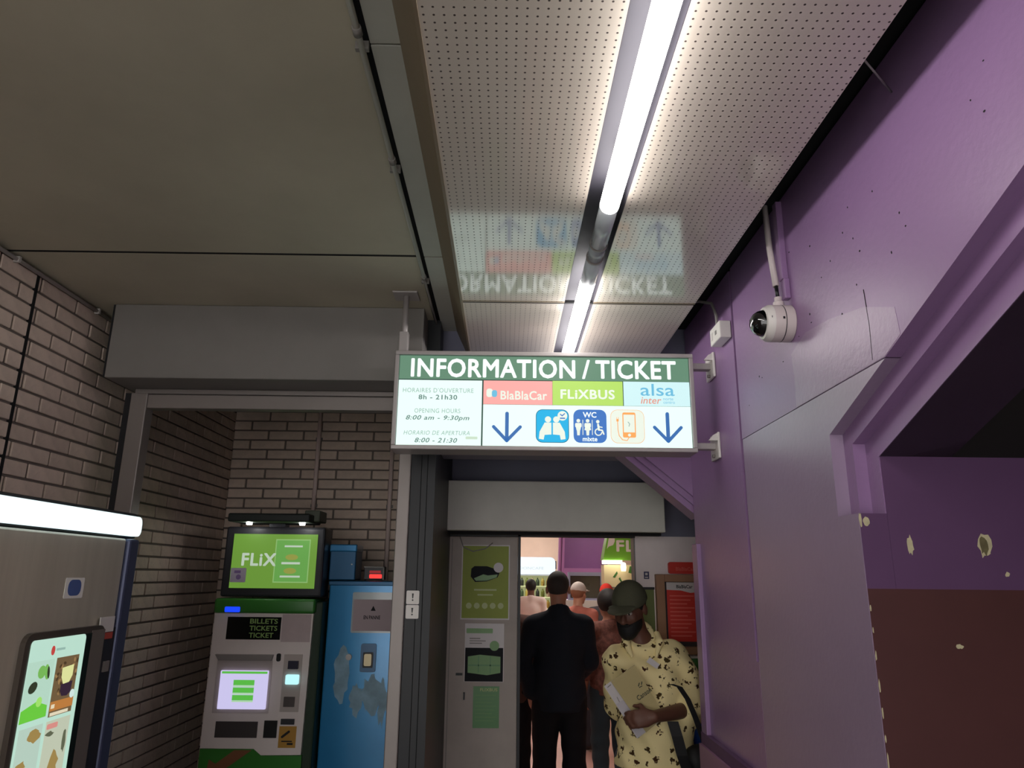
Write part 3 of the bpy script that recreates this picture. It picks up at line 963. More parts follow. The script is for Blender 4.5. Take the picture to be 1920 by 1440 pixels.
DF = FY(DY - 0.0055)
P_GREEN = mat('poster_olive_green', (140, 154, 44), rough=0.5, var=0.06)
P_WHITE = mat('poster_white', (206, 200, 200), rough=0.4)
P_DGREEN = mat('poster_dark_green', (74, 132, 70), rough=0.35, var=0.05)
P_MGREEN = mat('poster_mid_green', (96, 146, 74), rough=0.35)
P_BLACK = mat('poster_black', (26, 28, 32), rough=0.6, spec=0.2)
P_LINE = mat('poster_pale_print', (176, 186, 120), rough=0.4)
ps = thing('poster', 'tall lime green poster with a dark shoe-like bus picture on the door', 'poster', (-0.107, DY, 1.69))
prism('sheet', rect(-0.242, 0.027, 1.487, 1.888), DF, 0.0, 0.001, P_WHITE, ps)
prism('print', rect(-0.236, 0.021, 1.494, 1.882), DF, 0.001, 0.0014, P_GREEN, ps)
prism('picture', [(-0.190, 1.715), (-0.188, 1.758), (-0.170, 1.772), (-0.10, 1.772), (-0.055, 1.758), (-0.03, 1.735), (-0.04, 1.712), (-0.10, 1.690), (-0.165, 1.686)],
      DF, 0.0014, 0.0018, P_BLACK, ps)
prism('picture', [(-0.172, 1.706), (-0.12, 1.728), (-0.095, 1.722), (-0.04, 1.728), (-0.046, 1.712), (-0.10, 1.694), (-0.16, 1.692)], DF, 0.0018, 0.002, P_MGREEN, ps)
prism('badge', circ(-0.036, 1.765, 0.027, 22), DF, 0.002, 0.0024, P_WHITE, ps)
prism('text_line', [rect(-0.17, -0.045, 1.640, 1.649), rect(-0.15, -0.065, 1.614, 1.622)], DF, 0.0014, 0.0017, P_LINE, ps)
prism('round_icon', [circ(-0.197 + k * 0.044, 1.560, 0.016, 16) for k in range(5)], DF, 0.0014, 0.0018, P_LINE, ps)
ps = thing('poster', 'white and black notice with green route picture in the middle of the door', 'poster', (-0.105, DY, 1.31))
prism('sheet', rect(-0.214, 0.0, 1.168, 1.467), DF, 0.0, 0.001, P_WHITE, ps)
prism('heading', rrect(-0.206, -0.062, 1.416, 1.441, 0.004), DF, 0.001, 0.0014, P_MGREEN, ps)
prism('text_line', [rect(-0.188, -0.13, 1.386, 1.392), rect(-0.188, -0.10, 1.374, 1.379), rect(-0.188, -0.12, 1.362, 1.367)], DF, 0.001, 0.0014, GREYMETAL, ps)
prism('picture_field', rect(-0.210, -0.004, 1.170, 1.341), DF, 0.001, 0.0014, P_BLACK, ps)
prism('route_picture', [(-0.195, 1.214), (-0.195, 1.296), (-0.13, 1.306), (-0.06, 1.300), (-0.018, 1.296), (-0.018, 1.214), (-0.09, 1.202)], DF, 0.0014, 0.0018, P_MGREEN, ps)
prism('route_line', [rect(-0.192, -0.02, 1.248, 1.256), rect(-0.14, -0.134, 1.215, 1.30), rect(-0.075, -0.07, 1.21, 1.30)], DF, 0.0018, 0.0021, P_DGREEN, ps)
prism('badge', circ(-0.052, 1.352, 0.026, 20), DF, 0.0018, 0.0023, P_MGREEN, ps)
ps = thing('poster', 'small plain green sheet low on the door', 'poster', (-0.09, DY, 1.04))
prism('sheet', rect(-0.162, -0.022, 0.94, 1.146), DF, 0.0, 0.001, P_DGREEN, ps)
text('heading', 'FLIXBUS', DF, -0.125, -0.032, 1.121, 1.137, 0.0013, P_LINE, ps, bold=0.02)
prism('text_line', [rect(-0.15, -0.04 - .01 * (k % 3), 1.10 - k * .018, 1.103 - k * .018) for k in range(8)], DF, 0.001, 0.0013, P_MGREEN, ps)

# --- wall right of the door: wooden notice case with a red notice, red label, small blue notice, green sheets
RF2 = FY(DY - 0.001)
WOOD = mat('pale_wood', (156, 116, 88), rough=0.5, var=0.10, scale=8, stretch=(1, 1, 0.15))
P_RED = mat('red_notice', (206, 54, 44), rough=0.4, var=0.04)
P_REDL = mat('red_notice_print', (224, 108, 96), rough=0.4)
nc = thing('notice_case', 'pale wooden notice case holding a red notice right of the door', 'notice case', (1.03, DY, 1.55))
box('backing', (0.885, DY - 0.012, 1.36), (1.20, DY - 0.001, 1.70), mat('dark_backing', (52, 44, 46), rough=0.6), nc)
box('frame_side', (0.838, DY - 0.040, 1.32), (0.886, DY - 0.001, 1.738), WOOD, nc, bevel=0.003)
box('frame_side', (1.20, DY - 0.040, 1.32), (1.248, DY - 0.001, 1.738), WOOD, nc, bevel=0.003)
box('frame_top', (0.886, DY - 0.040, 1.698), (1.20, DY - 0.001, 1.738), WOOD, nc, bevel=0.003)
box('frame_bottom', (0.886, DY - 0.040, 1.32), (1.20, DY - 0.001, 1.36), WOOD, nc, bevel=0.003)
nf = FY(DY - 0.013)
nn = prism('notice', rect(0.900, 1.15, 1.384, 1.696), nf, 0.0, 0.001, P_RED, nc)
prism('notice_head', [(0.900, 1.696), (1.15, 1.696), (1.15, 1.650), (1.03, 1.640), (0.98, 1.652), (0.900, 1.655)], nf, 0.001, 0.0014, P_WHITE, nc)
text('notice_lettering', 'BlaBlaCar', nf, 0.955, 1.045, 1.664, 1.682, 0.0018, P_BLACK, nc, bold=0.02)
prism('text_line', [rect(0.915, 1.05 - .02 * (k % 3), 1.62 - k * .021, 1.626 - k * .021) for k in range(11)], nf, 0.001, 0.0013, P_REDL, nc)
rl = thing('door_label', 'small red label with pale lettering above the notice case', 'label', (1.0, DY, 1.77))
prism('plate', rrect(0.915, 1.10, 1.742, 1.805, 0.012), RF2, 0.0, 0.02, P_RED, rl)
text('plate_lettering', 'BlaBlaCar', RF2, 0.955, 1.06, 1.758, 1.778, 0.0205, P_REDL, rl, bold=0.02)
nb = thing('wall_notice', 'tiny dark blue notice on the whitish wall', 'notice', (0.793, DY, 1.73))
prism('sheet', rect(0.779, 0.808, 1.712, 1.752), RF2, 0.0, 0.002, mat('navy_print', (52, 54, 92), rough=0.5), nb)
prism('mark', [rect(0.786, 0.800, 1.732, 1.745), rect(0.784, 0.802, 1.718, 1.724)], RF2, 0.002, 0.0024, P_WHITE, nb)
go = thing('poster', 'dull olive green poster with a black edge on the whitish wall behind the olive cap', 'poster', (0.79, DY, 1.5))
prism('sheet', rect(0.745, 0.832, 1.33, 1.655), RF2, 0.0, 0.002, mat('olive_print', (104, 116, 62), rough=0.5), go)
prism('edge', rect(0.742, 0.835, 1.655, 1.668), RF2, 0.0, 0.004, BLACK, go)
gp = thing('framed_poster', 'white framed green poster below the notice case', 'poster', (1.0, DY, 1.24))
prism('frame', rect(0.86, 1.14, 1.10, 1.312), RF2, 0.0, 0.012, WHITEPL, gp)
prism('print', rect(0.875, 1.125, 1.113, 1.298), RF2, 0.012, 0.013, P_DGREEN, gp)
prism('text_line', [rect(0.95, 1.035, 1.27, 1.277), rect(0.95, 1.02, 1.255, 1.26)], RF2, 0.013, 0.0134, P_LINE, gp)
# ================================================================== TICKET MACHINE
TY = 4.10
tm = thing('ticket_machine', 'green and grey ticket machine with a lit green header board and touch screen', 'ticket machine', (-1.30, TY + .3, 0))
TF = FY(TY)
TGREEN = mat('machine_green', (58, 126, 50), rough=0.3, var=0.03)
TGREY = mat('machine_grey', (236, 224, 220), rough=0.45, var=0.03)
TDARK = mat('machine_dark', (44, 44, 50), rough=0.4)
TSIDE = mat('machine_side_green', (30, 52, 32), rough=0.5)
box('cabinet', (-1.572, TY + 0.01, 0.0), (-0.993, TY + 0.55, 1.575), TSIDE, tm, bevel=0.01)
box('green_band', (-1.572, TY - 0.03, 1.512), (-1.026, TY + 0.2, 1.588), TGREEN, tm, bevel=0.014, seg=4, smooth=True)
prism('front_panel', [(-1.568, 0.842), (-1.29, 0.842), (-1.250, 0.812), (-1.045, 0.815), (-1.035, 1.511), (-1.568, 1.511)], TF, -0.01, 0.012, TGREY, tm)
prism('lower_panel', [(-1.568, 0.05), (-1.035, 0.05), (-1.040, 0.812), (-1.250, 0.810), (-1.290, 0.840), (-1.568, 0.840)], TF, -0.01, 0.010, TGREEN, tm)
AR = mat('arrow_brown', (132, 84, 54), rough=0.5)
prism('arrow_graphic', [(-1.39, 0.835), (-1.30, 0.835), (-1.43, 0.745), (-1.40, 0.715), (-1.53, 0.70), (-1.515, 0.79), (-1.48, 0.77)], TF, 0.010, 0.0112, AR, tm)
prism('indicator_light', rrect(-1.510, -1.428, 1.517, 1.545, .006), TF, 0.028, 0.032, glow('blue_led', (20, 60, 245), 1.4), tm)
dp = prism('led_display', rect(-1.494, -1.205, 1.377, 1.492), TF, 0.012, 0.016, mat('display_black', (16, 18, 18), rough=0.2), tm)
LEDG = glow('dim_led', (62, 76, 40), 0.7)
for s, a, b, c, d in (('BILLETS', -1.372, -1.222, 1.458, 1.484), ('TICKETS', -1.372, -1.222, 1.422, 1.448), ('TICKET', -1.372, -1.240, 1.386, 1.412)):
    text('display_lettering', s, TF, a, b, c, d, 0.0166, LEDG, dp, bold=0.02)
prism('blank_notice', rect(-1.200, -1.044, 1.366, 1.508), TF, 0.012, 0.0135, mat('pale_pink_paper', (196, 178, 178), rough=0.6, var=0.05, scale=20), tm)
# recessed screen bay
prism('bay_lip', [(-1.535, 1.302), (-1.228, 1.302), (-1.235, 1.272), (-1.515, 1.272)], TF, 0.012, 0.034, mat('bay_lip_plastic', (150, 142, 140), rough=0.5), tm)  # lip in a darker tone than the bay panel
prism('bay_panel', rect(-1.525, -1.232, 1.012, 1.272), TF, 0.012, 0.014, mat('bay_plastic', (190, 178, 172), rough=0.5), tm)
scn = prism('touch_screen', rrect(-1.497, -1.246, 1.033, 1.222, .004), TF, 0.014, 0.026, glow('screen_white', (206, 200, 240), 0.95, lamp=True), tm)
prism('screen_bar', rect(-1.490, -1.250, 1.207, 1.218), TF, 0.026, 0.0268, glow('screen_green', (92, 190, 72), 0.9), scn)
for k in range(3):
    prism('screen_button', rect(-1.424, -1.314, 1.150 - k * .037, 1.176 - k * .037), TF, 0.026, 0.0268, glow('screen_green', (92, 190, 72), 0.9), scn)
    prism('screen_button_gap', rect(-1.424, -1.314, 1.142 - k * .037, 1.149 - k * .037), TF, 0.026, 0.0268, glow('screen_pale_green', (176, 220, 170), 0.9), scn)
prism('webcam_slot', rrect(-1.213, -1.190, 1.268, 1.308, .009), TF, 0.012, 0.018, BLACK, tm)
prism('payment_bay', rect(-1.172, -1.075, 1.02, 1.304), TF, 0.012, 0.016, mat('bay_plastic', (190, 178, 172), rough=0.5), tm)
prism('card_reader', rect(-1.145, -1.092, 1.232, 1.272), TF, 0.016, 0.03, mat('navy_plastic', (38, 36, 58), rough=0.4), tm)
prism('card_screen', rrect(-1.152, -1.083, 1.156, 1.204, .006), TF, 0.016, 0.03, glow('card_screen_cyan', (190, 250, 255), 1.0), tm)
prism('keypad', rect(-1.153, -1.097, 1.046, 1.094), TF, 0.016, 0.026, mat('keypad_plastic', (86, 78, 76), rough=0.5), tm)
prism('ticket_tray', rect(-1.498, -1.280, 0.895, 0.972), TF, 0.012, 0.018, mat('tray_plastic', (70, 64, 64), rough=0.4), tm)
prism('coin_slot', rect(-1.245, -1.178, 0.896, 0.978), TF, 0.012, 0.02, BLACK, tm)
prism('note_slot', rect(-1.160, -1.090, 0.960, 0.987), TF, 0.012, 0.02, TDARK, tm)
ys = prism('warning_notice', rect(-1.166, -1.076, 0.848, 0.951), TF, 0.012, 0.0135, mat('yellow_notice', (186, 138, 52), rough=0.5), tm)
prism('warning_mark', [stroke((-1.148, 0.900), (-1.115, 0.925), .012), rect(-1.12, -1.09, .862, .872), rect(-1.15, -1.095, .876, .882)], TF, 0.0135, 0.0142, BLACK, ys)
# header board, leaning slightly back
box('header_case', (-1.555, TY - 0.01, 1.596), (-1.005, TY + 0.16, 1.972), TDARK, tm, bevel=0.012)
HG = glow('header_green', (112, 158, 60), 0.8, lamp=True)
hb = prism('header_board', rect(-1.507, -1.043, 1.642, 1.932), TF, 0.010, 0.016, HG, tm)
HW = glow('header_white', (190, 206, 186), 0.85)
text('header_lettering', 'FLiX', TF, -1.452, -1.262, 1.760, 1.829, 0.0168, HW, hb, bold=0.03, space=1.1)
prism('info_field', rect(-1.272, -1.080, 1.672, 1.905), TF, 0.016, 0.0165, glow('header_pale_green', (142, 186, 112), 0.85), hb)
prism('info_field', rect(-1.266, -1.086, 1.678, 1.899), TF, 0.0165, 0.0170, glow('header_mid_green', (104, 166, 78), 0.85), hb)
prism('info_line', [rect(-1.222, -1.122, 1.862, 1.872), rect(-1.232, -1.13, 1.770, 1.782), rect(-1.235, -1.125, 1.700, 1.710)], TF, 0.0170, 0.0175, HW, hb)
OR = glow('header_orange', (150, 156, 72), 0.85)
prism('info_picture', [circ(-1.178, 1.808, .035, 16, .016), circ(-1.182, 1.735, .035, 16, .016)], TF, 0.0170, 0.0175, OR, hb)
prism('corner_sticker', rrect(-1.505, -1.420, 1.672, 1.748, .006), TF, 0.0168, 0.0176, mat('lilac_sticker', (196, 186, 206), rough=0.5), hb)
prism('sticker_print', [rect(-1.485, -1.45, 1.72, 1.735), circ(-1.46, 1.70, .014, 12)], TF, 0.0176, 0.018, mat('violet_print', (140, 116, 170), rough=0.5), hb)
# lamp canopy with two small spots
cp = box('lamp_canopy', (-1.50, TY - 0.16, 1.990), (-1.06, TY + 0.10, 2.035), mat('canopy_dark', (38, 44, 42), rough=0.5), tm, bevel=0.008)
box('canopy_arm', (-1.33, TY + 0.02, 1.965), (-1.24, TY + 0.10, 1.995), TDARK, tm)
SPOT = glow('small_spot', (255, 255, 250), 30.0, lamp=True)
for x in (-1.405, -1.115):
    lathe('spot_lamp', [(0.0, 0.0), (0.014, 0.0), (0.016, 0.012), (0.0, 0.012)], (x, TY - 0.09, 1.978), (0, 0, 1), SPOT, cp)
box('canopy_box', (-1.115, TY - 0.06, 2.0), (-1.03, TY + 0.10, 2.062), mat('canopy_grey_green', (86, 92, 78), rough=0.5), tm, bevel=0.006)

# ================================================================== BLUE MACHINE
BY = 4.20
bmch = thing('service_machine', 'tall blue metal machine with pale patches and a pale notice beside the ticket machine', 'machine', (-0.79, BY + .25, 0))
BF = FY(BY)
BLUE = mat('machine_blue', (44, 134, 190), rough=0.22, metal=0.25, var=0.04, coat=0.6, coat_r=0.1)
BLUED = mat('machine_blue_dark', (30, 92, 134), rough=0.3, metal=0.2)
box('cabinet', (-0.985, BY, 0.0), (-0.590, BY + 0.5, 1.678), BLUE, bmch, bevel=0.008)
box('top_lip', (-0.988, BY - 0.012, 1.660), (-0.588, BY + 0.5, 1.684), BLUED, bmch, bevel=0.004)
nt_ = prism('notice_frame', rrect(-0.850, -0.601, 1.408, 1.624, .008), BF, 0.0, 0.006, mat('clear_sleeve', (176, 186, 190), rough=0.15, coat=1.0), bmch)
prism('notice_sheet', rect(-0.842, -0.609, 1.418, 1.585), BF, 0.006, 0.0075, mat('mauve_paper', (178, 160, 164), rough=0.6), nt_)
prism('notice_mark', [(-0.745, 1.525), (-0.717, 1.525), (-0.731, 1.552)], BF, 0.0075, 0.008, P_BLACK, nt_)
text('notice_lettering', 'EN PANNE', BF, -0.782, -0.690, 1.480, 1.500, 0.008, P_BLACK, nt_, bold=0.02)
prism('lock_plate', rrect(-0.786, -0.702, 1.205, 1.352, .01), BF, 0.0, 0.010, mat('lock_plate_blue', (62, 84, 108), rough=0.3, metal=0.5), bmch)
prism('lock_window', rrect(-0.772, -0.716, 1.228, 1.308, .006), BF, 0.010, 0.014, BLACK, bmch)
prism('lock_button', rrect(-0.764, -0.724, 1.238, 1.300, .008), BF, 0.014, 0.020, mat('brass_button', (172, 158, 128), rough=0.3, metal=0.6), bmch)
lathe('coin_knob', [(0.0, 0.0), (0.016, 0.0), (0.016, 0.015), (0.0, 0.018)], (-0.85, BY, 1.282), (0, -1, 0), LIGHTGREY, bmch)
PALEBLUE = mat('pale_blue_patch', (128, 164, 184), rough=0.35, var=0.3, scale=14)  # irregular pale blue patches on the cabinet front
prism('pale_patch', blob(-0.885, 1.20, 0.045, 0.135, 41, 20, .22), BF, 0.0, 0.0006, PALEBLUE, bmch)
prism('pale_patch', blob(-0.80, 1.07, 0.032, 0.08, 42, 20, .3), BF, 0.0, 0.0008, PALEBLUE, bmch)
prism('pale_patch', blob(-0.715, 1.09, 0.055, 0.09, 43, 22, .3), BF, 0.0, 0.0010, PALEBLUE, bmch)
prism('pale_patch', blob(-0.655, 1.06, 0.025, 0.11, 44, 18, .3), BF, 0.0, 0.0012, PALEBLUE, bmch)
# small blue box standing on top, tilted
bb = thing('blue_box', 'small blue metal box standing tilted on top of the blue machine', 'box', (-0.925, BY + .1, 1.686))
body = box('body', (-1.000, BY + 0.02, 1.688), (-0.850, BY + 0.20, 1.880), BLUED, bb, bevel=0.006)
box('lid', (-1.003, BY + 0.012, 1.845), (-0.847, BY + 0.20, 1.886), BLUE, bb, bevel=0.006)
tube('rivet', [(-0.872, BY + 0.02, 1.775), (-0.872, BY + 0.015, 1.775)], 0.004, WHITEPL, bb, n=8)
# small lit display box on a conduit
dbx = thing('led_box', 'small dark box glowing red on top of the blue machine', 'box', (-0.742, BY + .1, 1.70))
box('case', (-0.800, BY + 0.02, 1.692), (-0.685, BY + 0.09, 1.765), TDARK, dbx, bevel=0.004)
prism('case_rim', [rect(-0.800, -0.685, 1.758, 1.765), rect(-0.692, -0.685, 1.692, 1.765)], BF, -0.018, -0.012, GREYMETAL, dbx)
prism('red_display', rrect(-0.768, -0.698, 1.700, 1.722, .005), BF, -0.019, -0.014, glow('red_led', (255, 52, 48), 1.6), dbx)
prism('red_glow_digits', rect(-0.768, -0.705, 1.728, 1.742), BF, -0.019, -0.014, glow('red_led_dim', (150, 36, 40), 0.8), dbx)
for x, z_, lab in ((-0.775, 1.762, 'pale vertical conduit above the small red lit box'), (-1.28, 2.06, 'pale vertical conduit above the ticket machine')):
    c_ = thing('brick_wall_conduit', lab, 'conduit', (x, 4.83, z_))
    tube('conduit', [(x, 4.835, z_ if z_ > 1.9 else 1.6), (x, 4.835, 2.86)], 0.014, mat('mauve_conduit', (228, 206, 200), rough=0.5), c_, n=10)
    for zz in (2.15, 2.6):
        box('clip', (x - 0.022, 4.838, zz), (x + 0.022, 4.852, zz + 0.02), GREYMETAL, c_)

# ================================================================== DRINKS VENDING MACHINE ON THE LEFT
VX = -1.20
vm_ = thing('vending_machine', 'steel drinks vending machine with a lit top bar and large picture screen', 'vending machine', (-1.5, 1.9, 0))
VF = FX(VX)
box('cabinet', (-1.845, 1.40, 0.0), (VX, 2.335, 1.822), STEEL, vm_, bevel=0.006)
box('edge_profile', (-1.845, 2.336, 0.0), (VX + 0.012, 2.398, 1.822), EDGEBLUE, vm_, bevel=0.008)
box('bar_housing', (-1.845, 1.36, 1.824), (VX - 0.008, 2.412, 1.905), DARKMETAL, vm_, bevel=0.010)
prism('light_bar', rrect(1.36, 2.400, 1.831, 1.893, .022), VF, -0.02, 0.010, glow('bar_white', (226, 250, 255), 1.3, lamp=True), vm_)
BZ = mat('bezel_brown_grey', (96, 88, 82), rough=0.3, metal=0.5)
prism('screen_bezel', rrect(1.895, 2.262, 0.75, 1.568, .03), VF, 0.0, 0.014, BZ, vm_)
prism('bezel_gap', rect(2.160, 2.190, 0.76, 1.550), VF, 0.014, 0.0155, mat('bezel_black_green', (22, 34, 32), rough=0.3), vm_)
prism('bezel_panel', rect(2.190, 2.258, 0.76, 1.556), VF, 0.014, 0.0155, mat('bezel_warm_grey', (112, 104, 98), rough=0.4), vm_)
prism('side_panel', rect(2.262, 2.334, 0.3, 1.556), VF, 0.0, 0.006, TDARK, vm_)
ss = prism('picture_screen', rrect(1.918, 2.160, 0.78, 1.550, .012), VF, 0.014, 0.016, glow('screen_mint', (196, 234, 216), 0.85, lamp=True), vm_)
prism('logo_drop', circ(2.012, 1.519, .008, 12, .012), VF, 0.016, 0.0166, glow('logo_red', (206, 74, 70), .8), ss)
prism('logo_text', rect(2.026, 2.065, 1.517, 1.523), VF, 0.016, 0.0166, glow('logo_grey', (160, 196, 184), .8), ss)
# tall coffee picture
cfe = prism('coffee_picture', rect(2.036, 2.138, 1.352, 1.498), VF, 0.016, 0.0166, glow('coffee_beans', (128, 104, 72), .7), ss)
for k in range(26):
    a, b = random.uniform(2.04, 2.134), random.uniform(1.40, 1.494)
    prism('coffee_bean', circ(a, b, .004, 8, .0065, random.uniform(0, 3)), VF, 0.0166, 0.0169, glow(*(('bean_light', (176, 140, 92), .7) if k % 2 else ('bean_dark', (88, 68, 46), .7))), cfe)
prism('coffee_cup', [(2.066, 1.470), (2.118, 1.474), (2.118, 1.446), (2.106, 1.430), (2.080, 1.428), (2.068, 1.446)], VF, 0.017, 0.0173, glow('cream_froth', (232, 236, 164), .85), cfe)
prism('coffee_liquid', [(2.070, 1.428), (2.122, 1.432), (2.120, 1.404), (2.104, 1.396), (2.080, 1.398), (2.070, 1.412)], VF, 0.017, 0.0173, glow('dark_coffee', (62, 44, 62), .7), cfe)
prism('price_band', rect(2.036, 2.138, 1.366, 1.389), VF, 0.0172, 0.0176, glow('orange_band', (196, 130, 66), .85), cfe)
prism('price_badge', circ(2.128, 1.398, .011, 14), VF, 0.0176, 0.018, glow('badge_white', (214, 236, 230), .9), cfe)
prism('price_text', [rect(2.04, 2.12, 1.354, 1.362), rect(2.04, 2.055, 1.372, 1.382)], VF, 0.0176, 0.018, glow('cream_print', (232, 220, 190), .9), cfe)
# mint picture on the left
mnt = prism('tea_picture', rect(1.918, 2.026, 1.356, 1.498), VF, 0.016, 0.0164, glow('pale_mint', (190, 226, 206), .85), ss)
prism('tea_leaf', [circ(2.000, 1.468, .010, 12, .020, .3), circ(1.978, 1.470, .016, 12, .016)], VF, 0.0164, 0.0168, glow('leaf_green', (128, 196, 96), .8), mnt)
prism('leaf_dark', [circ(2.006, 1.466, .005, 10, .016, .2), circ(1.950, 1.436, .018, 14, .013, .4)], VF, 0.0168, 0.0171, glow('leaf_dark_green', (58, 66, 48), .7), mnt)
prism('green_foot', [(1.918, 1.356), (2.024, 1.358), (2.022, 1.385), (1.975, 1.400), (1.918, 1.385)], VF, 0.0168, 0.0171, glow('vivid_green', (110, 206, 66), .9), mnt)
prism('lime_spot', [circ(1.985, 1.398, .012, 14)], VF, 0.0171, 0.0174, glow('lime_spot', (164, 230, 110), .9), mnt)
# lower row of snack pictures
snk = prism('snack_picture', rect(1.925, 2.020, 1.10, 1.342), VF, 0.016, 0.0164, glow('snack_pale', (196, 222, 206), .8), ss)
prism('snack_item', [blob(1.985, 1.318, .026, .016, 70, 14), blob(1.95, 1.255, .022, .010, 71, 12)], VF, 0.0164, 0.0168, glow('snack_gold', (176, 148, 86), .75), snk)
snk = prism('snack_picture', rect(2.034, 2.140, 1.10, 1.342), VF, 0.016, 0.0164, glow('snack_cream', (206, 214, 190), .8), ss)
prism('snack_item', [blob(2.09, 1.225, .020, .034, 72, 14), blob(2.12, 1.19, .014, .024, 73, 12)], VF, 0.0164, 0.0168, glow('snack_gold', (176, 148, 86), .75), snk)
prism('snack_tag', rrect(2.038, 2.085, 1.322, 1.335, .004), VF, 0.0166, 0.017, glow('tag_coral', (226, 150, 140), .85), snk)
prism('snack_shade', [blob(2.055, 1.310, .016, .006, 74, 10), blob(2.125, 1.28, .009, .026, 75, 12)], VF, 0.0164, 0.0168, glow('snack_dark', (110, 116, 92), .7), snk)
stk = prism('round_sticker_sheet', rrect(2.044, 2.134, 1.648, 1.703, .004), VF, 0.0, 0.001, WHITEPL, vm_)
prism('round_sticker', rrect(2.058, 2.120, 1.655, 1.698, .018), VF, 0.001, 0.0015, mat('sticker_blue', (76, 96, 150), rough=0.4), vm_)
prism('card_label', rect(2.236, 2.314, 1.546, 1.590), VF, 0.006, 0.010, LIGHTGREY, vm_)
prism('card_label_red', rect(2.236, 2.314, 1.526, 1.544), VF, 0.006, 0.010, mat('label_red', (176, 74, 62), rough=0.5), vm_)
prism('coin_slot', rect(2.288, 2.316, 1.432, 1.462), VF, 0.006, 0.012, GREYFRAME, vm_)

# ================================================================== INSIDE THE SHOP
LAMPW = glow('shop_lamp_white', (255, 243, 234), 10.5, lamp=True)
for i, (x, y, lab) in enumerate(((0.4, 6.0, 'square ceiling lamp just inside the shop door'), (0.4, 8.6, 'square ceiling lamp in the middle of the shop'),
                                 (1.6, 11.4, 'square ceiling lamp on the right of the shop'), (-0.2, 12.4, 'square ceiling lamp at the back left of the shop'), (0.6, 14.0, 'square ceiling lamp close to the shop back wall'))):
    l_ = thing('ceiling_lamp', lab, 'lamp', (x, y, 2.9), 'square ceiling lamps in the shop')
    box('lamp_frame', (x - .34, y - .34, 2.86), (x + .34, y + .34, 2.899), WHITEPL, l_)
    box('diffuser', (x - .3, y - .3, 2.85), (x + .3, y + .3, 2.861), LAMPW, l_)

# lit kiosk / drinks fridge at the back left
kx0, kx1, ky = 0.05, 0.86, 13.4
kk = thing('drinks_fridge', 'lit drinks fridge with a bright rounded header at the back of the shop', 'fridge', (0.5, ky + .3, 0))
KF = FY(ky)
box('fridge_body', (kx0, ky + 0.02, 0.0), (kx1, ky + 0.7, 1.80), WHITEPL, kk, bevel=0.01)
prism('lit_header', rrect(kx0 - .06, kx1 + .05, 1.755, 2.055, .09), KF, -0.05, 0.06, glow('header_cool_white', (226, 240, 255), 1.15, lamp=True), kk)
text('header_lettering', 'DONCAFE', KF, 0.26, 0.70, 1.84, 1.885, 0.062, glow('header_pale_print', (196, 206, 206), .95), kk)
prism('header_pin', [(0.83, 1.85), (0.93, 1.85), (0.93, 1.99), (0.83, 1.99)], KF, -0.05, 0.03, TDARK, kk)
for k in range(3):
    z_ = 1.70 - k * 0.19
    prism('shelf', rect(kx0, kx1, z_ - 0.16, z_ - 0.145), KF, -0.02, 0.05, glow('shelf_light', (224, 230, 170), .9), kk)
    prism('shelf_back', rect(kx0 + .02, kx1 - .02, z_ - 0.143, z_ + .03), KF, -0.018, 0.0, glow('fridge_back', (176, 180, 128), .6), kk)
cols = [(196, 186, 90), (70, 96, 66), (206, 196, 160), (120, 140, 60), (58, 70, 60), (176, 150, 66)]
n_ = 0
for k in range(3):
    for j in range(8):
        x, z_ = kx0 + .07 + j * .094, 1.70 - k * .19 - .145
        cc_ = cols[(j * 5 + k * 3) % 6]
        bt = lathe('drink_bottle', [(0, 0), (.032, 0), (.033, .01), (.033, .085), (.026, .105), (.012, .12), (.012, .14), (0, .14)], (x, ky - .03, z_), (0, 0, 1),
                   mat('bottle_%d' % ((j * 5 + k * 3) % 6), cc_, rough=0.3), None, n=10)
        shelfname = ('top', 'middle', 'bottom')[k]
        ordn = ('first', 'second', 'third', 'fourth', 'fifth', 'sixth', 'seventh', 'eighth')[j]
        tag(bt, '%s bottle from the left on the %s shelf of the drinks fridge' % (ordn, shelfname), 'bottle', 'bottles in the drinks fridge')

# purple beam and column, service window
pcx = 0.88
SHP = mat('shop_purple', (112, 66, 118), rough=0.5, var=0.04)
SHP2 = mat('shop_purple_edge', (146, 92, 140), rough=0.5)
pw = structure(box('wall_purple_column', (0.99, 12.6, 0.0), (1.75, 13.0, 2.9), SHP), 'purple wall block at the back of the shop')
for k, (dx, dd) in enumerate(((0.0, 0.0), (0.05, 0.04))):
    prism('moulding', [(0.90 + dx, 1.60), (0.955 + dx, 2.9), (0.99 + dx, 2.9), (0.945 + dx, 1.60)], FY(12.6), -0.2, 0.02 + dd, SHP2, pw)
prism('lower_beam', rect(1.0, 1.75, 1.62, 1.86), FY(12.6), 0.0, 0.06, SHP2, pw)
sw = thing('service_window', 'dark service window in a blue grey frame at the back of the shop', 'window', (1.25, 11.6, 1.4))
WF_ = FY(11.6)
BG_ = mat('window_frame_blue', (136, 136, 166), rough=0.4)
for nm, a, b, c, d in (('frame_top', 0.99, 1.53, 1.735, 1.79), ('frame_side', 1.49, 1.53, 1.40, 1.735), ('frame_side', 0.99, 1.02, 1.40, 1.735), ('frame_bottom', 0.99, 1.53, 1.37, 1.40)):
    prism(nm, rect(a, b, c, d), WF_, -0.08, 0.04, BG_, sw)
prism('pane', rect(1.02, 1.49, 1.40, 1.735), WF_, -0.03, -0.01, mat('dark_window_glass', (70, 66, 64), rough=0.15), sw)
box('counter', (0.9, 11.5, 0.0), (1.6, 12.1, 1.37), mat('counter_white', (206, 204, 210), rough=0.5), sw)

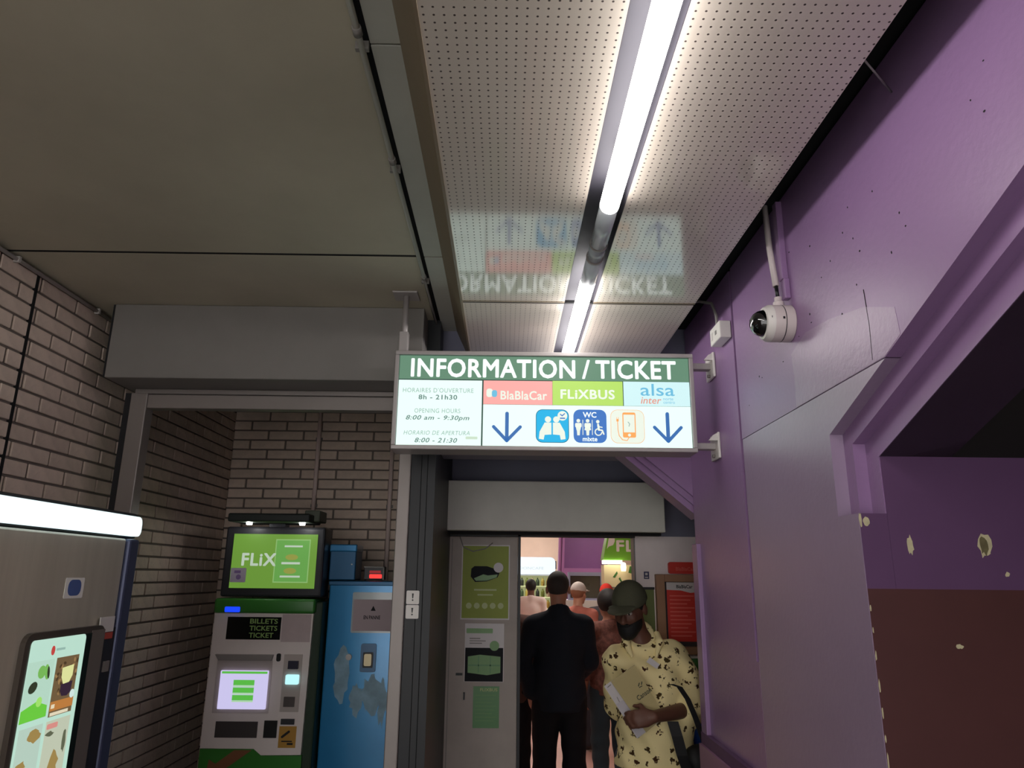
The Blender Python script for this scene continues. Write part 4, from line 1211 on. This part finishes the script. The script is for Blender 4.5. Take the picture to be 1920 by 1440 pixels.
# FLIX booth on the right
fb = thing('ticket_booth', 'cream ticket booth with a green fascia at the right of the shop', 'booth', (2.0, 10.4, 0))
BF_ = FY(10.3)
CREAM = mat('booth_cream', (224, 212, 170), rough=0.5)
prism('booth_front', rect(1.38, 2.9, 0.0, 1.885), BF_, -0.3, 0.0, CREAM, fb)
fs = prism('fascia', [(1.36, 1.95), (1.95, 1.95), (2.9, 1.95), (2.9, 2.45), (1.47, 2.45), (1.40, 2.16)], BF_, -0.2, 0.10, mat('fascia_green', (118, 186, 58), rough=0.4), fb)
prism('fascia_white', [(1.415, 2.10), (1.44, 2.13), (1.50, 2.15), (1.525, 2.20), (1.525, 2.45), (1.48, 2.45)], BF_, 0.10, 0.105, WHITEPL, fb)
text('fascia_lettering', 'FLiXBUS', BF_, 1.545, 2.55, 2.06, 2.22, 0.106, WHITEPL, fb, bold=0.03, space=1.1)
box('counter_lamp', (1.35, 10.18, 1.895), (1.62, 10.26, 1.945), glow('booth_lamp', (255, 246, 220), 2.2), fb)
for x in (1.63, 1.99):
    lathe('spot_lamp', [(0.0, 0.0), (0.03, 0.0), (0.038, 0.05), (0.03, 0.11), (0.0, 0.12)], (x, 10.16, 1.80), (0, 0, 1), glow('booth_spot', (255, 232, 196), 2.0), fb)
LEAF = mat('leaf_print_green', (62, 112, 52), rough=0.5)
prism('leaf_print', [[(1.50, 1.72), (1.56, 1.80), (1.57, 1.77), (1.53, 1.71)], [(1.58, 1.70), (1.62, 1.64), (1.63, 1.66), (1.60, 1.72)],
                     [(1.72, 1.78), (1.82, 1.76), (1.83, 1.86), (1.74, 1.87)], [(1.90, 1.68), (1.96, 1.70), (1.95, 1.78), (1.91, 1.76)]], BF_, 0.0, 0.004, LEAF, fb)
prism('shelf_edge', rect(1.45, 2.0, 1.575, 1.59), BF_, 0.0, 0.06, GREYMETAL, fb)
prism('counter_top', rect(1.36, 2.9, 1.02, 1.06), BF_, 0.0, 0.3, WHITEPL, fb)
# ================================================================== PEOPLE
def smin(a, b, k):
    h = np.clip(0.5 + 0.5 * (b - a) / k, 0, 1)
    return b * (1 - h) + a * h - k * h * (1 - h)


class Solid:
    """rounded limbs and masses blended into one continuous surface"""
    def __init__(self):
        self.p = []
        self.cuts = []
        self.fold = None

    def cap(self, a, b, ra, rb, k=0.02, sc=(1, 1, 1)):
        self.p.append(('c', np.array(a, float), np.array(b, float), ra, rb, k, np.array(sc, float)))
        return self

    def ell(self, c, r, k=0.02, R=None):
        self.p.append(('e', np.array(c, float), np.array(r, float), np.array(R, float) if R is not None else np.eye(3), None, k, None))
        return self

    def chain(self, pts, rs, k=0.02):
        for i in range(len(pts) - 1):
            self.cap(pts[i], pts[i + 1], rs[i], rs[i + 1], k)
        return self

    def mesh(self, h):
        los, his, bbs = [], [], []
        for q in self.p:
            if q[0] == 'c':
                r = max(q[3], q[4]) * np.maximum(q[6], 1)
                lo, hi = np.minimum(q[1], q[2]) - r, np.maximum(q[1], q[2]) + r
            else:
                r = np.sqrt((q[3] ** 2) @ (q[2] ** 2))
                lo, hi = q[1] - r, q[1] + r
            bbs.append((lo, hi))
            los.append(lo)
            his.append(hi)
        o = np.min(los, 0) - 4 * h - 0.01
        n = np.ceil((np.max(his, 0) + 4 * h + 0.01 - o) / h).astype(int) + 1
        D = np.full(n, 1.0, np.float32)
        ax = [o[i] + h * np.arange(n[i]) for i in range(3)]
        for q, (lo, hi) in zip(self.p, bbs):
            pad = q[5] * 1.2 + 3 * h + 0.01
            i0 = np.clip(np.floor((lo - pad - o) / h).astype(int), 0, n - 1)
            i1 = np.clip(np.ceil((hi + pad - o) / h).astype(int) + 1, 1, n)
            X, Y, Z = np.meshgrid(*[ax[i][i0[i]:i1[i]] for i in range(3)], indexing='ij')
            P = np.stack((X, Y, Z), -1)
            if q[0] == 'c':
                a, b, ra, rb, sc = q[1], q[2], q[3], q[4], q[6]
                ab = (b - a)
                t = np.clip(((P - a) @ ab) / max(ab @ ab, 1e-9), 0, 1)
                d = np.linalg.norm((P - a - t[..., None] * ab) / sc, axis=-1) - (ra + (rb - ra) * t)
            else:
                c, r, R = q[1], q[2], q[3]
                L = (P - c) @ R.T
                k0 = np.linalg.norm(L / r, axis=-1)
                k1 = np.linalg.norm(L / (r * r), axis=-1)
                d = k0 * (k0 - 1) / np.maximum(k1, 1e-6)
            s = tuple(slice(i0[i], i1[i]) for i in range(3))
            D[s] = smin(D[s], d, q[5])
        if self.cuts or self.fold:
            X, Y, Z = np.meshgrid(*ax, indexing='ij')
            if self.fold:
                D = D + self.fold(X, Y, Z)
            for f in self.cuts:
                D = np.maximum(D, f(X, Y, Z))
        return surface_nets(D, o, h)


def surface_nets(D, o, h):
    ins = D < 0
    n = np.array(D.shape)
    c = [ins[i:n[0] - 1 + i, j:n[1] - 1 + j, k:n[2] - 1 + k] for i in (0, 1) for j in (0, 1) for k in (0, 1)]
    cnt = sum(x.astype(np.int8) for x in c)
    act = (cnt > 0) & (cnt < 8)
    idx = np.argwhere(act)
    vid = np.full(act.shape, -1, np.int64)
    vid[act] = np.arange(len(idx))
    pos = np.zeros((len(idx), 3))
    num = np.zeros(len(idx))
    off = [(i, j, k) for i in (0, 1) for j in (0, 1) for k in (0, 1)]
    for a in off:
        for axis in range(3):
            if a[axis]:
                continue
            b = list(a)
            b[axis] = 1
            ia, ib = idx + np.array(a), idx + np.array(b)
            da, db = D[tuple(ia.T)], D[tuple(ib.T)]
            m = (da < 0) != (db < 0)
            t = np.where(m, da / np.where(m, da - db, 1), 0)
            pos[m] += (ia + (ib - ia) * t[:, None])[m]
            num[m] += 1
    V = pos / num[:, None] * h + o
    F = []
    for axis in range(3):
        u, w = (axis + 1) % 3, (axis + 2) % 3
        sl0 = [slice(None)] * 3
        sl1 = [slice(None)] * 3
        sl0[axis] = slice(0, n[axis] - 1)
        sl1[axis] = slice(1, n[axis])
        a, b = ins[tuple(sl0)], ins[tuple(sl1)]
        e = np.argwhere(a != b)
        e = e[(e[:, u] > 0) & (e[:, w] > 0) & (e[:, u] < n[u] - 1) & (e[:, w] < n[w] - 1)]
        fl = a[tuple(e.T)]
        du, dw = np.eye(3, dtype=int)[u], np.eye(3, dtype=int)[w]
        q = [vid[tuple((e - du - dw).T)], vid[tuple((e - dw).T)], vid[tuple(e.T)], vid[tuple((e - du).T)]]
        Q = np.stack(q, -1)
        Q[~fl] = Q[~fl][:, ::-1]
        F.append(Q)
    return V, np.concatenate(F)


def solid_obj(name, S, h, m, parent, ang=0.0, loc=(0, 0, 0)):
    V, Fc = S.mesh(h)
    c, s = math.cos(ang), math.sin(ang)
    W = np.stack((V[:, 0] * c - V[:, 1] * s + loc[0], V[:, 0] * s + V[:, 1] * c + loc[1], V[:, 2] + loc[2]), -1)
    me = bpy.data.meshes.new(name)
    me.from_pydata(W.tolist(), [], Fc.tolist())
    me.materials.append(m)
    me.shade_smooth()
    o = bpy.data.objects.new(name, me)
    link(o, parent)
    if parent is not None:
        o.matrix_parent_inverse = Matrix.Translation(parent.location).inverted()
    return o


def rotm(yaw, pitch, roll=0.0):
    return np.array(Euler((pitch, roll, yaw), 'XYZ').to_matrix())


def hand(S, W, f, nrm, side, s, curl=0.5, k=0.006):
    """palm, four fingers and a thumb; f points along the hand, nrm out of the palm, side +-1 puts the thumb"""
    f = np.array(f, float); f /= np.linalg.norm(f)
    nrm = np.array(nrm, float); nrm -= f * (nrm @ f); nrm /= np.linalg.norm(nrm)
    t = np.cross(nrm, f) * side
    W = np.array(W, float)
    R = np.stack((f, t, nrm))
    S.ell(W + f * .048 * s, np.array((.058, .042, .019)) * s, 0.012, R)
    for i, L in enumerate((.072, .082, .077, .060)):
        b = W + f * (.088 - .004 * abs(i - 1)) * s + t * (1.5 - i) * .0205 * s
        a1, a2, a3 = curl * 0.8, curl * 1.9, curl * 2.7
        d1 = f * math.cos(a1) + nrm * math.sin(a1)
        d2 = f * math.cos(a2) + nrm * math.sin(a2)
        d3 = f * math.cos(a3) + nrm * math.sin(a3)
        p1 = b + d1 * L * .45 * s
        p2 = p1 + d2 * L * .32 * s
        p3 = p2 + d3 * L * .25 * s
        S.chain([b - f * .02 * s, b, p1, p2, p3], [.0095 * s, .0098 * s, .0092 * s, .0085 * s, .0075 * s], k)
    b = W + f * .026 * s + t * .030 * s
    d1 = f * .62 + t * .62 + nrm * .35
    d1 /= np.linalg.norm(d1)
    d2 = f * .85 + t * .15 + nrm * .55
    d2 /= np.linalg.norm(d2)
    S.chain([b - t * .012 * s, b + d1 * .036 * s, b + d1 * .036 * s + d2 * .034 * s], [.0135 * s, .0112 * s, .009 * s], k)


BASE = dict(pel=(0, 0, .95), abd=(0, 0, 1.10), che=(0, 0, 1.28), nk=(0, .02, 1.45), hd=(0, -.015, 1.64),
            shL=(.180, .01, 1.415), elL=(.235, .04, 1.13), wrL=(.235, -.04, .89), shR=(-.180, .01, 1.415), elR=(-.235, .04, 1.13), wrR=(-.235, -.04, .89),
            hipL=(.09, 0, .92), knL=(.10, -.015, .50), anL=(.105, .02, .085), hipR=(-.09, 0, .92), knR=(-.10, -.015, .50), anR=(-.105, .02, .085),
            hfL=(0, -.15, -1), hnL=(-1, 0, 0), hfR=(0, -.15, -1), hnR=(1, 0, 0), hyaw=0.0, hpitch=0.0, belly=0.0, wide=1.0, curl=0.5)


class Person:
    def __init__(self, label, loc, H, ang, res, skin, **pose):
        self.J = dict(BASE, **pose)
        self.s = H / 1.75
        self.loc, self.ang, self.res = (loc[0], loc[1], 0.0), ang, res
        self.root = thing('person', label, 'person', (loc[0], loc[1], 0.0))
        self.skin = skin
        self.R = rotm(self.J['hyaw'], self.J['hpitch'])
        self.body()

    def j(self, k):
        return np.array(self.J[k], float) * self.s

    def hp(self, x, y, z):
        return self.j('hd') + self.R @ (np.array((x, y, z)) * self.s)

    def add(self, name, S, m, res=None):
        return solid_obj(name, S, res or self.res, m, self.root, self.ang, self.loc)

    def torso(self, S, t, limbs=True):
        s, w, b = self.s, self.J['wide'], self.J['belly']
        S.ell(self.j('pel'), np.array((.165 * w + t, .115 + t + b * .5, .12 + t)) * s, .04)
        S.ell(self.j('abd') + np.array((0, -b * .6, 0)), np.array((.155 * w + t + b * .3, .112 + t + b, .17 + t)) * s, .05)
        S.ell(self.j('che'), np.array((.172 * w + t, .118 + t, .175 + t * .5)) * s, .05)
        S.cap(self.j('shL') * np.array((.9, 1, 1)), self.j('shR') * np.array((.9, 1, 1)), (.058 + t * .8) * s, (.058 + t * .8) * s, .04)
        for a in ('shL', 'shR'):
            S.cap(self.j('nk') + np.array((0, .01, .015)) * s, self.j(a), (.050 + t * .5) * s, (.050 + t * .8) * s, .03)

    def body(self):
        s = self.s
        S = Solid()
        self.torso(S, 0.0)
        S.cap(self.j('nk') - np.array((0, 0, .03)), self.hp(0, .025, -.055), .058 * s, .052 * s, .025)
        S.ell(self.hp(0, .015, .032), np.array((.076, .096, .088)) * s, .02, self.R.T)
        S.ell(self.hp(0, -.022, -.030), np.array((.062, .074, .084)) * s, .02, self.R.T)
        S.ell(self.hp(0, -.066, -.092), np.array((.030, .024, .022)) * s, .018, self.R.T)
        S.cap(self.hp(0, -.092, .006), self.hp(0, -.113, -.030), .009 * s, .0145 * s, .010)
        for sx in (-1, 1):
            S.ell(self.hp(sx * .013, -.104, -.034), np.array((.009, .010, .008)) * s, .006, self.R.T)
            S.ell(self.hp(sx * .079, .014, -.008), np.array((.009, .020, .032)) * s, .008, self.R.T)
            S.ell(self.hp(sx * .036, -.070, -.022), np.array((.022, .018, .020)) * s, .014, self.R.T)
        S.cap(self.hp(-.038, -.080, .026), self.hp(.038, -.080, .026), .012 * s, .012 * s, .012)
        S.cap(self.hp(-.020, -.090, -.060), self.hp(.020, -.090, -.060), .0065 * s, .0065 * s, .006)
        S.cap(self.hp(-.016, -.088, -.071), self.hp(.016, -.088, -.071), .007 * s, .007 * s, .006)
        for L in 'LR':
            S.chain([self.j('sh' + L), self.j('el' + L), self.j('wr' + L)], [.050 * s, .041 * s, .027 * s], .02)
            hand(S, self.j('wr' + L), self.J['hf' + L], self.J['hn' + L], 1 if L == 'L' else -1, s, self.J['curl'])
            S.chain([self.j('hip' + L), self.j('kn' + L), self.j('an' + L)], [.085 * s, .057 * s, .037 * s], .025)
            S.cap(self.j('an' + L), self.j('an' + L) + np.array((0, -.16, -.05)) * s, .040 * s, .030 * s, .02)
        self.add('body', S, self.skin)

    def eyes(self):
        wht, blk = mat('eye_white', (206, 196, 186), rough=0.2), mat('eye_dark', (18, 12, 10), rough=0.15)
        for sx in (-1, 1):
            S = Solid().ell(self.hp(sx * .031, -.0815, .006), np.array((.0135, .0125, .0085)) * self.s, .002, self.R.T)
            e = self.add('eye', S, wht, .002)
            S = Solid().ell(self.hp(sx * .031, -.0905, .005), np.array((.006, .005, .006)) * self.s, .002, self.R.T)
            self.add('iris', S, blk, .0015)

    def top(self, m, t=.016, hem=.84, sleeve=1.0, sl_r=(.066, .056, .044), collar=1.53, fold=.004, name='jacket', flare=0.0, collar_r=.072, slope=.35):
        s = self.s
        S = Solid()
        self.torso(S, t)
        S.cap((0, 0, hem * s + .03), self.j('abd'), (.150 + t + flare) * s * self.J['wide'], (.14 + t) * s, .05, (1, .78, 1))
        for L in 'LR':
            a, b, c = self.j('sh' + L), self.j('el' + L), self.j('wr' + L)
            if sleeve >= 1:
                S.chain([a, b, b + (c - b) * .97], [sl_r[0] * s, sl_r[1] * s, sl_r[2] * s], .02)
            else:
                S.chain([a, b, b + (c - b) * sleeve], [sl_r[0] * s, sl_r[1] * s, sl_r[2] * s], .02)
        S.cap(self.j('nk') - np.array((0, 0, .02)) * s, self.j('nk') + np.array((0, -.012, .075)) * s, (collar_r + .004) * s, collar_r * s, .02)
        hz, cz = hem * s, collar * s
        S.cuts.append(lambda X, Y, Z: hz - Z)
        S.cuts.append(lambda X, Y, Z: Z - cz - slope * (Y - .02))
        if fold:
            ph = random.random() * 6

            def fd(X, Y, Z):
                return fold * (np.sin(X * 31 + Z * 17 + ph) * np.sin(Z * 23 - X * 9 + Y * 12) + .6 * np.sin(Z * 47 + X * 38 + ph * 2) * np.sin(X * 21 - Y * 26))
            S.fold = fd
        return self.add(name, S, m)

    def trousers(self, m, waist=1.0, t=.014, name='trousers'):
        s = self.s
        S = Solid()
        S.ell(self.j('pel'), np.array((.165 * self.J['wide'] + t, .118 + t, .13)) * s, .04)
        S.cap(self.j('pel'), (0, 0, 1.03 * s), .13 * s, .13 * s, .05, (1.1, .85, 1))
        for L in 'LR':
            S.chain([self.j('hip' + L), self.j('kn' + L), self.j('an' + L)], [(.090 + t) * s, (.064 + t) * s, (.052 + t) * s], .025)
        wz = waist * s
        S.cuts.append(lambda X, Y, Z: Z - wz)
        S.cuts.append(lambda X, Y, Z: .05 - Z)
        S.fold = lambda X, Y, Z: .003 * np.sin(Z * 52 + X * 15) * np.sin(X * 33 + Y * 21)
        return self.add(name, S, m)

    def shoes(self, m):
        s = self.s
        for L in 'LR':
            a = self.j('an' + L)
            S = Solid().cap(a + np.array((0, .02, -.02)) * s, a + np.array((0, -.17, -.045)) * s, .050 * s, .042 * s, .02)
            S.cuts.append(lambda X, Y, Z: .002 - Z)
            self.add('shoe', S, m, max(self.res, .01))

    def hair(self, m, t=.008, low=-.02, name='hair'):
        s = self.s
        S = Solid()
        S.ell(self.hp(0, .018, .034), np.array((.076 + t, .096 + t, .088 + t)) * s, .01, self.R.T)
        Rt, hd = self.R.T, self.j('hd')

        def cut(X, Y, Z):
            P = np.stack((X, Y, Z), -1) - hd
            y, z = P @ Rt[1], P @ Rt[2]
            return np.minimum((low + .05) * s - z, 1e3) * 0 + ((low * s - z) + np.clip(-(y - .03 * s), 0, 1) * .9)
        S.cuts.append(cut)
        return self.add(name, S, m)

    def cap(self, m, brim=True, t=.010):
        s = self.s
        S = Solid()
        S.ell(self.hp(0, .012, .040), np.array((.078 + t, .100 + t, .092 + t)) * s, .01, self.R.T)
        Rt, hd = self.R.T, self.j('hd')

        def cut(X, Y, Z):
            P = np.stack((X, Y, Z), -1) - hd
            return (.028 * s - P @ Rt[2]) + .12 * np.clip(P @ Rt[1], -.2, .2)
        S.cuts.append(cut)
        c = self.add('cap', S, m, min(self.res, .008))
        if brim:
            S = Solid()
            S.ell(self.hp(0, -.128, .036), np.array((.068, .062, .009)) * s, .006, self.R.T)
            S.ell(self.hp(0, -.095, .040), np.array((.076, .03, .010)) * s, .012, self.R.T)
            self.add('cap_brim', S, m, min(self.res, .006))
        return c


SKIN_D = mat('dark_brown_skin', (104, 68, 54), rough=0.5, var=0.05, scale=20)
SKIN_M = mat('brown_skin', (150, 104, 84), rough=0.5, var=0.04, scale=20)
SKIN_L = mat('fair_skin', (206, 156, 132), rough=0.5, var=0.03, scale=20)
HAIRB = mat('black_hair', (22, 20, 20), rough=0.7)
CLOTH_BLACK = mat('black_navy_cloth', (24, 28, 36), rough=0.85, spec=0.2)
TROU_BLACK = mat('black_trousers', (20, 20, 24), rough=0.85, spec=0.2)
SHIRT = shirt_material()

# --- man in the printed shirt, standing right of the doorway, head bowed to the left
MX, MY = 0.725, 3.76
man = Person('man in an olive cap and cream printed shirt holding a drawing pad', (MX, MY), 1.66, 0.0, .0075, SKIN_D,
             hd=(-.110, -.055, 1.655), nk=(-.045, .0, 1.475), hyaw=-0.55, hpitch=0.32,
             shL=(.140, .02, 1.400), elL=(.178, -.06, 1.175), wrL=(-.055, -.305, 1.180),
             shR=(-.165, .0, 1.390), elR=(-.150, .08, 1.16), wrR=(-.09, .15, 1.00),
             hfL=(-1, -.02, -.12), hnL=(.05, 1.0, -.25), hfR=(.4, .1, -1), hnR=(0, 1, 0), belly=.03, wide=.98, curl=0.62)
man.eyes()
man.trousers(mat('grey_jeans', (72, 76, 84), rough=0.85), waist=.98, t=.02)
man.shoes(BLACK)
man.top(SHIRT, t=.026, hem=.905, sleeve=.13, sl_r=(.080, .078, .066), collar=1.560, fold=.010, name='printed_shirt', flare=.012, collar_r=.080, slope=.95)
# turned up cuff and collar wings
e, w = man.j('elL'), man.j('wrL')
S = Solid().cap(e + (w - e) * .06, e + (w - e) * .22, .066, .060, .01)
d_ = (w - e) / np.linalg.norm(w - e)
S.cuts.append(lambda X, Y, Z: ((np.stack((X, Y, Z), -1) - (e + (w - e) * .21)) @ d_))
S.cuts.append(lambda X, Y, Z: -((np.stack((X, Y, Z), -1) - (e + (w - e) * .06)) @ d_))
man.add('rolled_cuff', S, mat('cream_cotton', (226, 208, 152), rough=0.9))
for pts in ([(.040, .02, 1.525), (.036, -.050, 1.490), (.010, -.100, 1.425)], [(-.128, .01, 1.520), (-.136, -.060, 1.485), (-.116, -.104, 1.428)]):
    S = Solid().chain([np.array(q) * man.s for q in pts], [.016, .021, .008], .012)
    man.add('collar_wing', S, SHIRT, .005)
# undershirt at the neck
S = Solid().ell(np.array((-.062, -.030, 1.425)) * man.s, np.array((.046, .046, .070)) * man.s, .01)
man.add('undershirt', S, mat('pale_grey_undershirt', (190, 186, 184), rough=0.9))
# beard and cap
S = Solid()
S.ell(man.hp(0, -.030, -.062), np.array((.066, .076, .064)) * man.s, .02, man.R.T)
S.ell(man.hp(0, -.070, -.098), np.array((.046, .040, .040)) * man.s, .02, man.R.T)
_R, _h, _s = man.R.T, man.j('hd'), man.s


def _bc(X, Y, Z):
    P = np.stack((X, Y, Z), -1) - _h
    return (P @ _R[2]) + .040 * _s + .5 * np.clip(-(P @ _R[1]) - .07 * _s, 0, 1)


S.cuts.append(_bc)
man.add('beard', S, HAIRB, .006)
S = Solid()
for sx in (-1, 1):
    S.ell(man.hp(sx * .012, -.100, -.050), np.array((.018, .009, .007)) * man.s, .006, man.R.T)
man.add('moustache', S, HAIRB, .004)
man.cap(mat('olive_cap', (78, 78, 60), rough=0.9, bump=0.2, bscale=200), t=.012)
man.hair(HAIRB, t=.004, low=-.045)
prism('chest_pocket_card', [(0.672, 1.335), (0.720, 1.305), (0.735, 1.325), (0.690, 1.357)], FY(3.600), 0.0, 0.003, P_WHITE, man.root)

# --- drawing pad and loose sheets held against the shirt
PADF = FY(3.530)
L_, T_, R_, B_ = (.462, 1.236), (.603, 1.329), (.738, 1.108), (.606, 1.018)


def lerp2(a, b, t):
    return (a[0] + (b[0] - a[0]) * t, a[1] + (b[1] - a[1]) * t)


pad = thing('drawing_pad', 'cream covered drawing pad held by the man in the printed shirt', 'drawing pad', (0.6, 3.47, 1.18))
LL, BB = lerp2(L_, T_, .22), lerp2(B_, R_, .30)
prism('cover', [LL, T_, lerp2(T_, R_, .97), lerp2(BB, lerp2(T_, R_, .97), .0)], PADF, 0.001, 0.009, mat('cream_card', (188, 172, 122), rough=0.7, var=0.03), pad)
pr = mat('pad_print', (74, 76, 58), rough=0.7)
ang_ = math.atan2(T_[1] - L_[1], T_[0] - L_[0])
text('pad_lettering', 'Canson', PADF, 0.604, 0.680, 1.196, 1.218, 0.0096, pr, pad, bold=0.02, rot=ang_)
prism('pad_mark', [stroke((0.618, 1.240), (0.622, 1.252), .005), stroke((0.632, 1.247), (0.634, 1.257), .005), stroke((0.622, 1.234), (0.634, 1.240), .004)], PADF, 0.009, 0.0095, pr, pad)
shs = thing('paper_sheets', 'white paper sheets sticking out under the drawing pad', 'paper', (0.58, 3.48, 1.13))
prism('sheet', [L_, lerp2(L_, T_, .3), lerp2(B_, R_, .45), B_], PADF, -0.004, -0.001, P_WHITE, shs)
prism('sheet', [lerp2(L_, B_, .35), lerp2(T_, R_, .40), R_, lerp2(B_, R_, .04)], PADF, -0.001, 0.0005, mat('lilac_white_paper', (196, 190, 196), rough=0.7), shs)
prism('print_line', [stroke((.478, 1.232), (.492, 1.243), .004), stroke((.520, 1.19), (.533, 1.165), .003)], PADF, -0.001, 0.0002, GREYMETAL, shs)

# --- bags at his arm
bgx = thing('shoulder_bag', 'black shoulder bag hanging from the elbow of the man in the printed shirt', 'bag', (0.93, 3.66, 0.6))
S = Solid().ell((0.935, 3.66, .80), (.10, .07, .17), .03).ell((0.90, 3.64, .90), (.075, .055, .07), .03)
solid_obj('bag_body', S, .012, mat('black_nylon', (18, 18, 20), rough=0.6), bgx)


def strap(name, pts, wd, m, parent):
    bm = bmesh.new()
    rows = []
    for p in pts:
        p = Vector(p)
        rows.append([bm.verts.new(p + Vector((sx * wd / 2, dy, 0))) for sx, dy in ((-1, -.0015), (1, -.0015), (1, .0015), (-1, .0015))])
    for a, b in zip(rows, rows[1:]):
        for k in range(4):
            bm.faces.new((a[k], a[(k + 1) % 4], b[(k + 1) % 4], b[k]))
    bm.faces.new(rows[0])
    bm.faces.new(rows[-1][::-1])
    bmesh.ops.recalc_face_normals(bm, faces=bm.faces[:])
    return from_bm(name, bm, m, parent)


BN = MATS['black_nylon']
strap('strap', [(0.775, 3.555, 1.245), (0.81, 3.540, 1.235), (0.85, 3.56, 1.18), (0.885, 3.575, 1.10), (0.92, 3.585, 1.0), (0.94, 3.60, 0.93)], .026, BN, bgx)
strap('strap', [(0.770, 3.53, 1.09), (0.785, 3.52, 1.03), (0.805, 3.525, 0.95), (0.84, 3.55, 0.86), (0.87, 3.60, 0.78)], .050, BN, bgx)
tube('key_ring', [(0.925, 3.572, 1.045), (0.935, 3.568, 1.01)], .009, WHITEPL, bgx, n=8)
blb = thing('blue_bag', 'bright blue bag behind the black shoulder bag', 'bag', (0.90, 3.80, 0.7))
S = Solid().ell((0.950, 3.86, 1.02), (.065, .035, .16), .03).ell((0.945, 3.86, .86), (.07, .04, .10), .03)
S.fold = lambda X, Y, Z: .004 * np.sin(Z * 40 + X * 30)
solid_obj('bag_body', S, .012, mat('blue_plastic', (36, 92, 176), rough=0.4), blb)
strap('strap', [(0.93, 3.84, 1.15), (0.91, 3.78, 1.19), (0.88, 3.72, 1.19)], .02, MATS['blue_plastic'], blb)

# --- man in black seen from behind, in the doorway
blk = Person('man in black jacket and trousers seen from behind in the doorway', (0.375, 5.20), 1.745, math.pi, .010, SKIN_M,
           shR=(-.175, .01, 1.395), shL=(.175, .01, 1.395), elR=(-.215, -.03, 1.16), wrR=(-.150, -.20, 1.05), hfR=(.5, -.8, .1), hnR=(1, .2, 0),
           elL=(.250, .05, 1.165), wrL=(.195, .0, .965), hfL=(-.15, -.1, -1), hnL=(-.9, -.3, 0), hyaw=-.2)
blk.trousers(TROU_BLACK, t=.010)
blk.shoes(BLACK)
blk.top(CLOTH_BLACK, t=.018, hem=.86, collar=1.525, sl_r=(.068, .060, .046), name='jacket')
blk.hair(mat('short_dark_hair', (40, 36, 35), rough=0.8), t=.003, low=-.045)

# --- person in the patterned brown top behind the man in the cap
p6 = Person('dark haired person in a brown patterned top behind the man in the olive cap', (0.865, 6.25), 1.60, math.pi + .3, .013, SKIN_M)
p6.trousers(mat('teal_jeans', (44, 62, 72), rough=0.9), t=.012)
p6.shoes(BLACK)
p6.top(mat('brown_pattern_top', (104, 66, 58), rough=0.9, var=0.5, scale=32), t=.02, hem=.88, sleeve=.4, collar=1.50, name='patterned_top')
p6.hair(HAIRB, t=.022, low=-.12)

# --- person in dark clothes almost hidden by the door leaf
p7 = Person('person in dark clothes at the left edge of the doorway, mostly behind the door leaf', (0.035, 5.75), 1.68, math.pi, .014, SKIN_M)
p7.trousers(TROU_BLACK, t=.012)
p7.shoes(BLACK)
p7.top(mat('dark_brown_shirt', (70, 46, 40), rough=0.9), t=.016, hem=.86, sleeve=.2, collar=1.50, name='shirt')
p7.hair(HAIRB, t=.008, low=-.06)

# --- people farther inside the shop
p3 = Person('person in a pinkish white shirt seen from behind at the back of the shop', (0.405, 11.5), 1.66, math.pi, .015, SKIN_D)
p3.trousers(mat('dark_trousers', (40, 40, 48), rough=0.9))
p3.shoes(BLACK)
p3.top(mat('white_shirt', (226, 204, 200), rough=0.9), t=.02, hem=.86, sleeve=.2, collar=1.50, name='shirt')
p3.hair(HAIRB, t=.012, low=-.07)

p4 = Person('person in a pale grey cap and coral top in the middle of the shop', (0.80, 8.1), 1.64, math.pi - .6, .014, SKIN_L)
p4.trousers(mat('dark_trousers', (40, 40, 48), rough=0.9))
p4.shoes(BLACK)
p4.top(mat('coral_top', (196, 122, 108), rough=0.9, var=.1, scale=20), t=.016, hem=.86, sleeve=.3, collar=1.50, name='top')
p4.hair(mat('fair_brown_hair', (150, 104, 80), rough=0.8), t=.008, low=-.10)
p4.cap(mat('pale_grey_cap', (206, 198, 192), rough=0.9))

p5 = Person('person in a bright red cap standing beyond the patterned top', (1.215, 8.9), 1.62, math.pi - .2, .014, SKIN_M)
p5.trousers(mat('dark_trousers', (40, 40, 48), rough=0.9))
p5.shoes(BLACK)
p5.top(mat('dark_grey_top', (60, 56, 60), rough=0.9), t=.016, hem=.86, sleeve=.3, collar=1.50, name='top')
p5.hair(HAIRB, t=.005, low=-.05)
p5.cap(mat('red_cap', (206, 52, 40), rough=0.9))
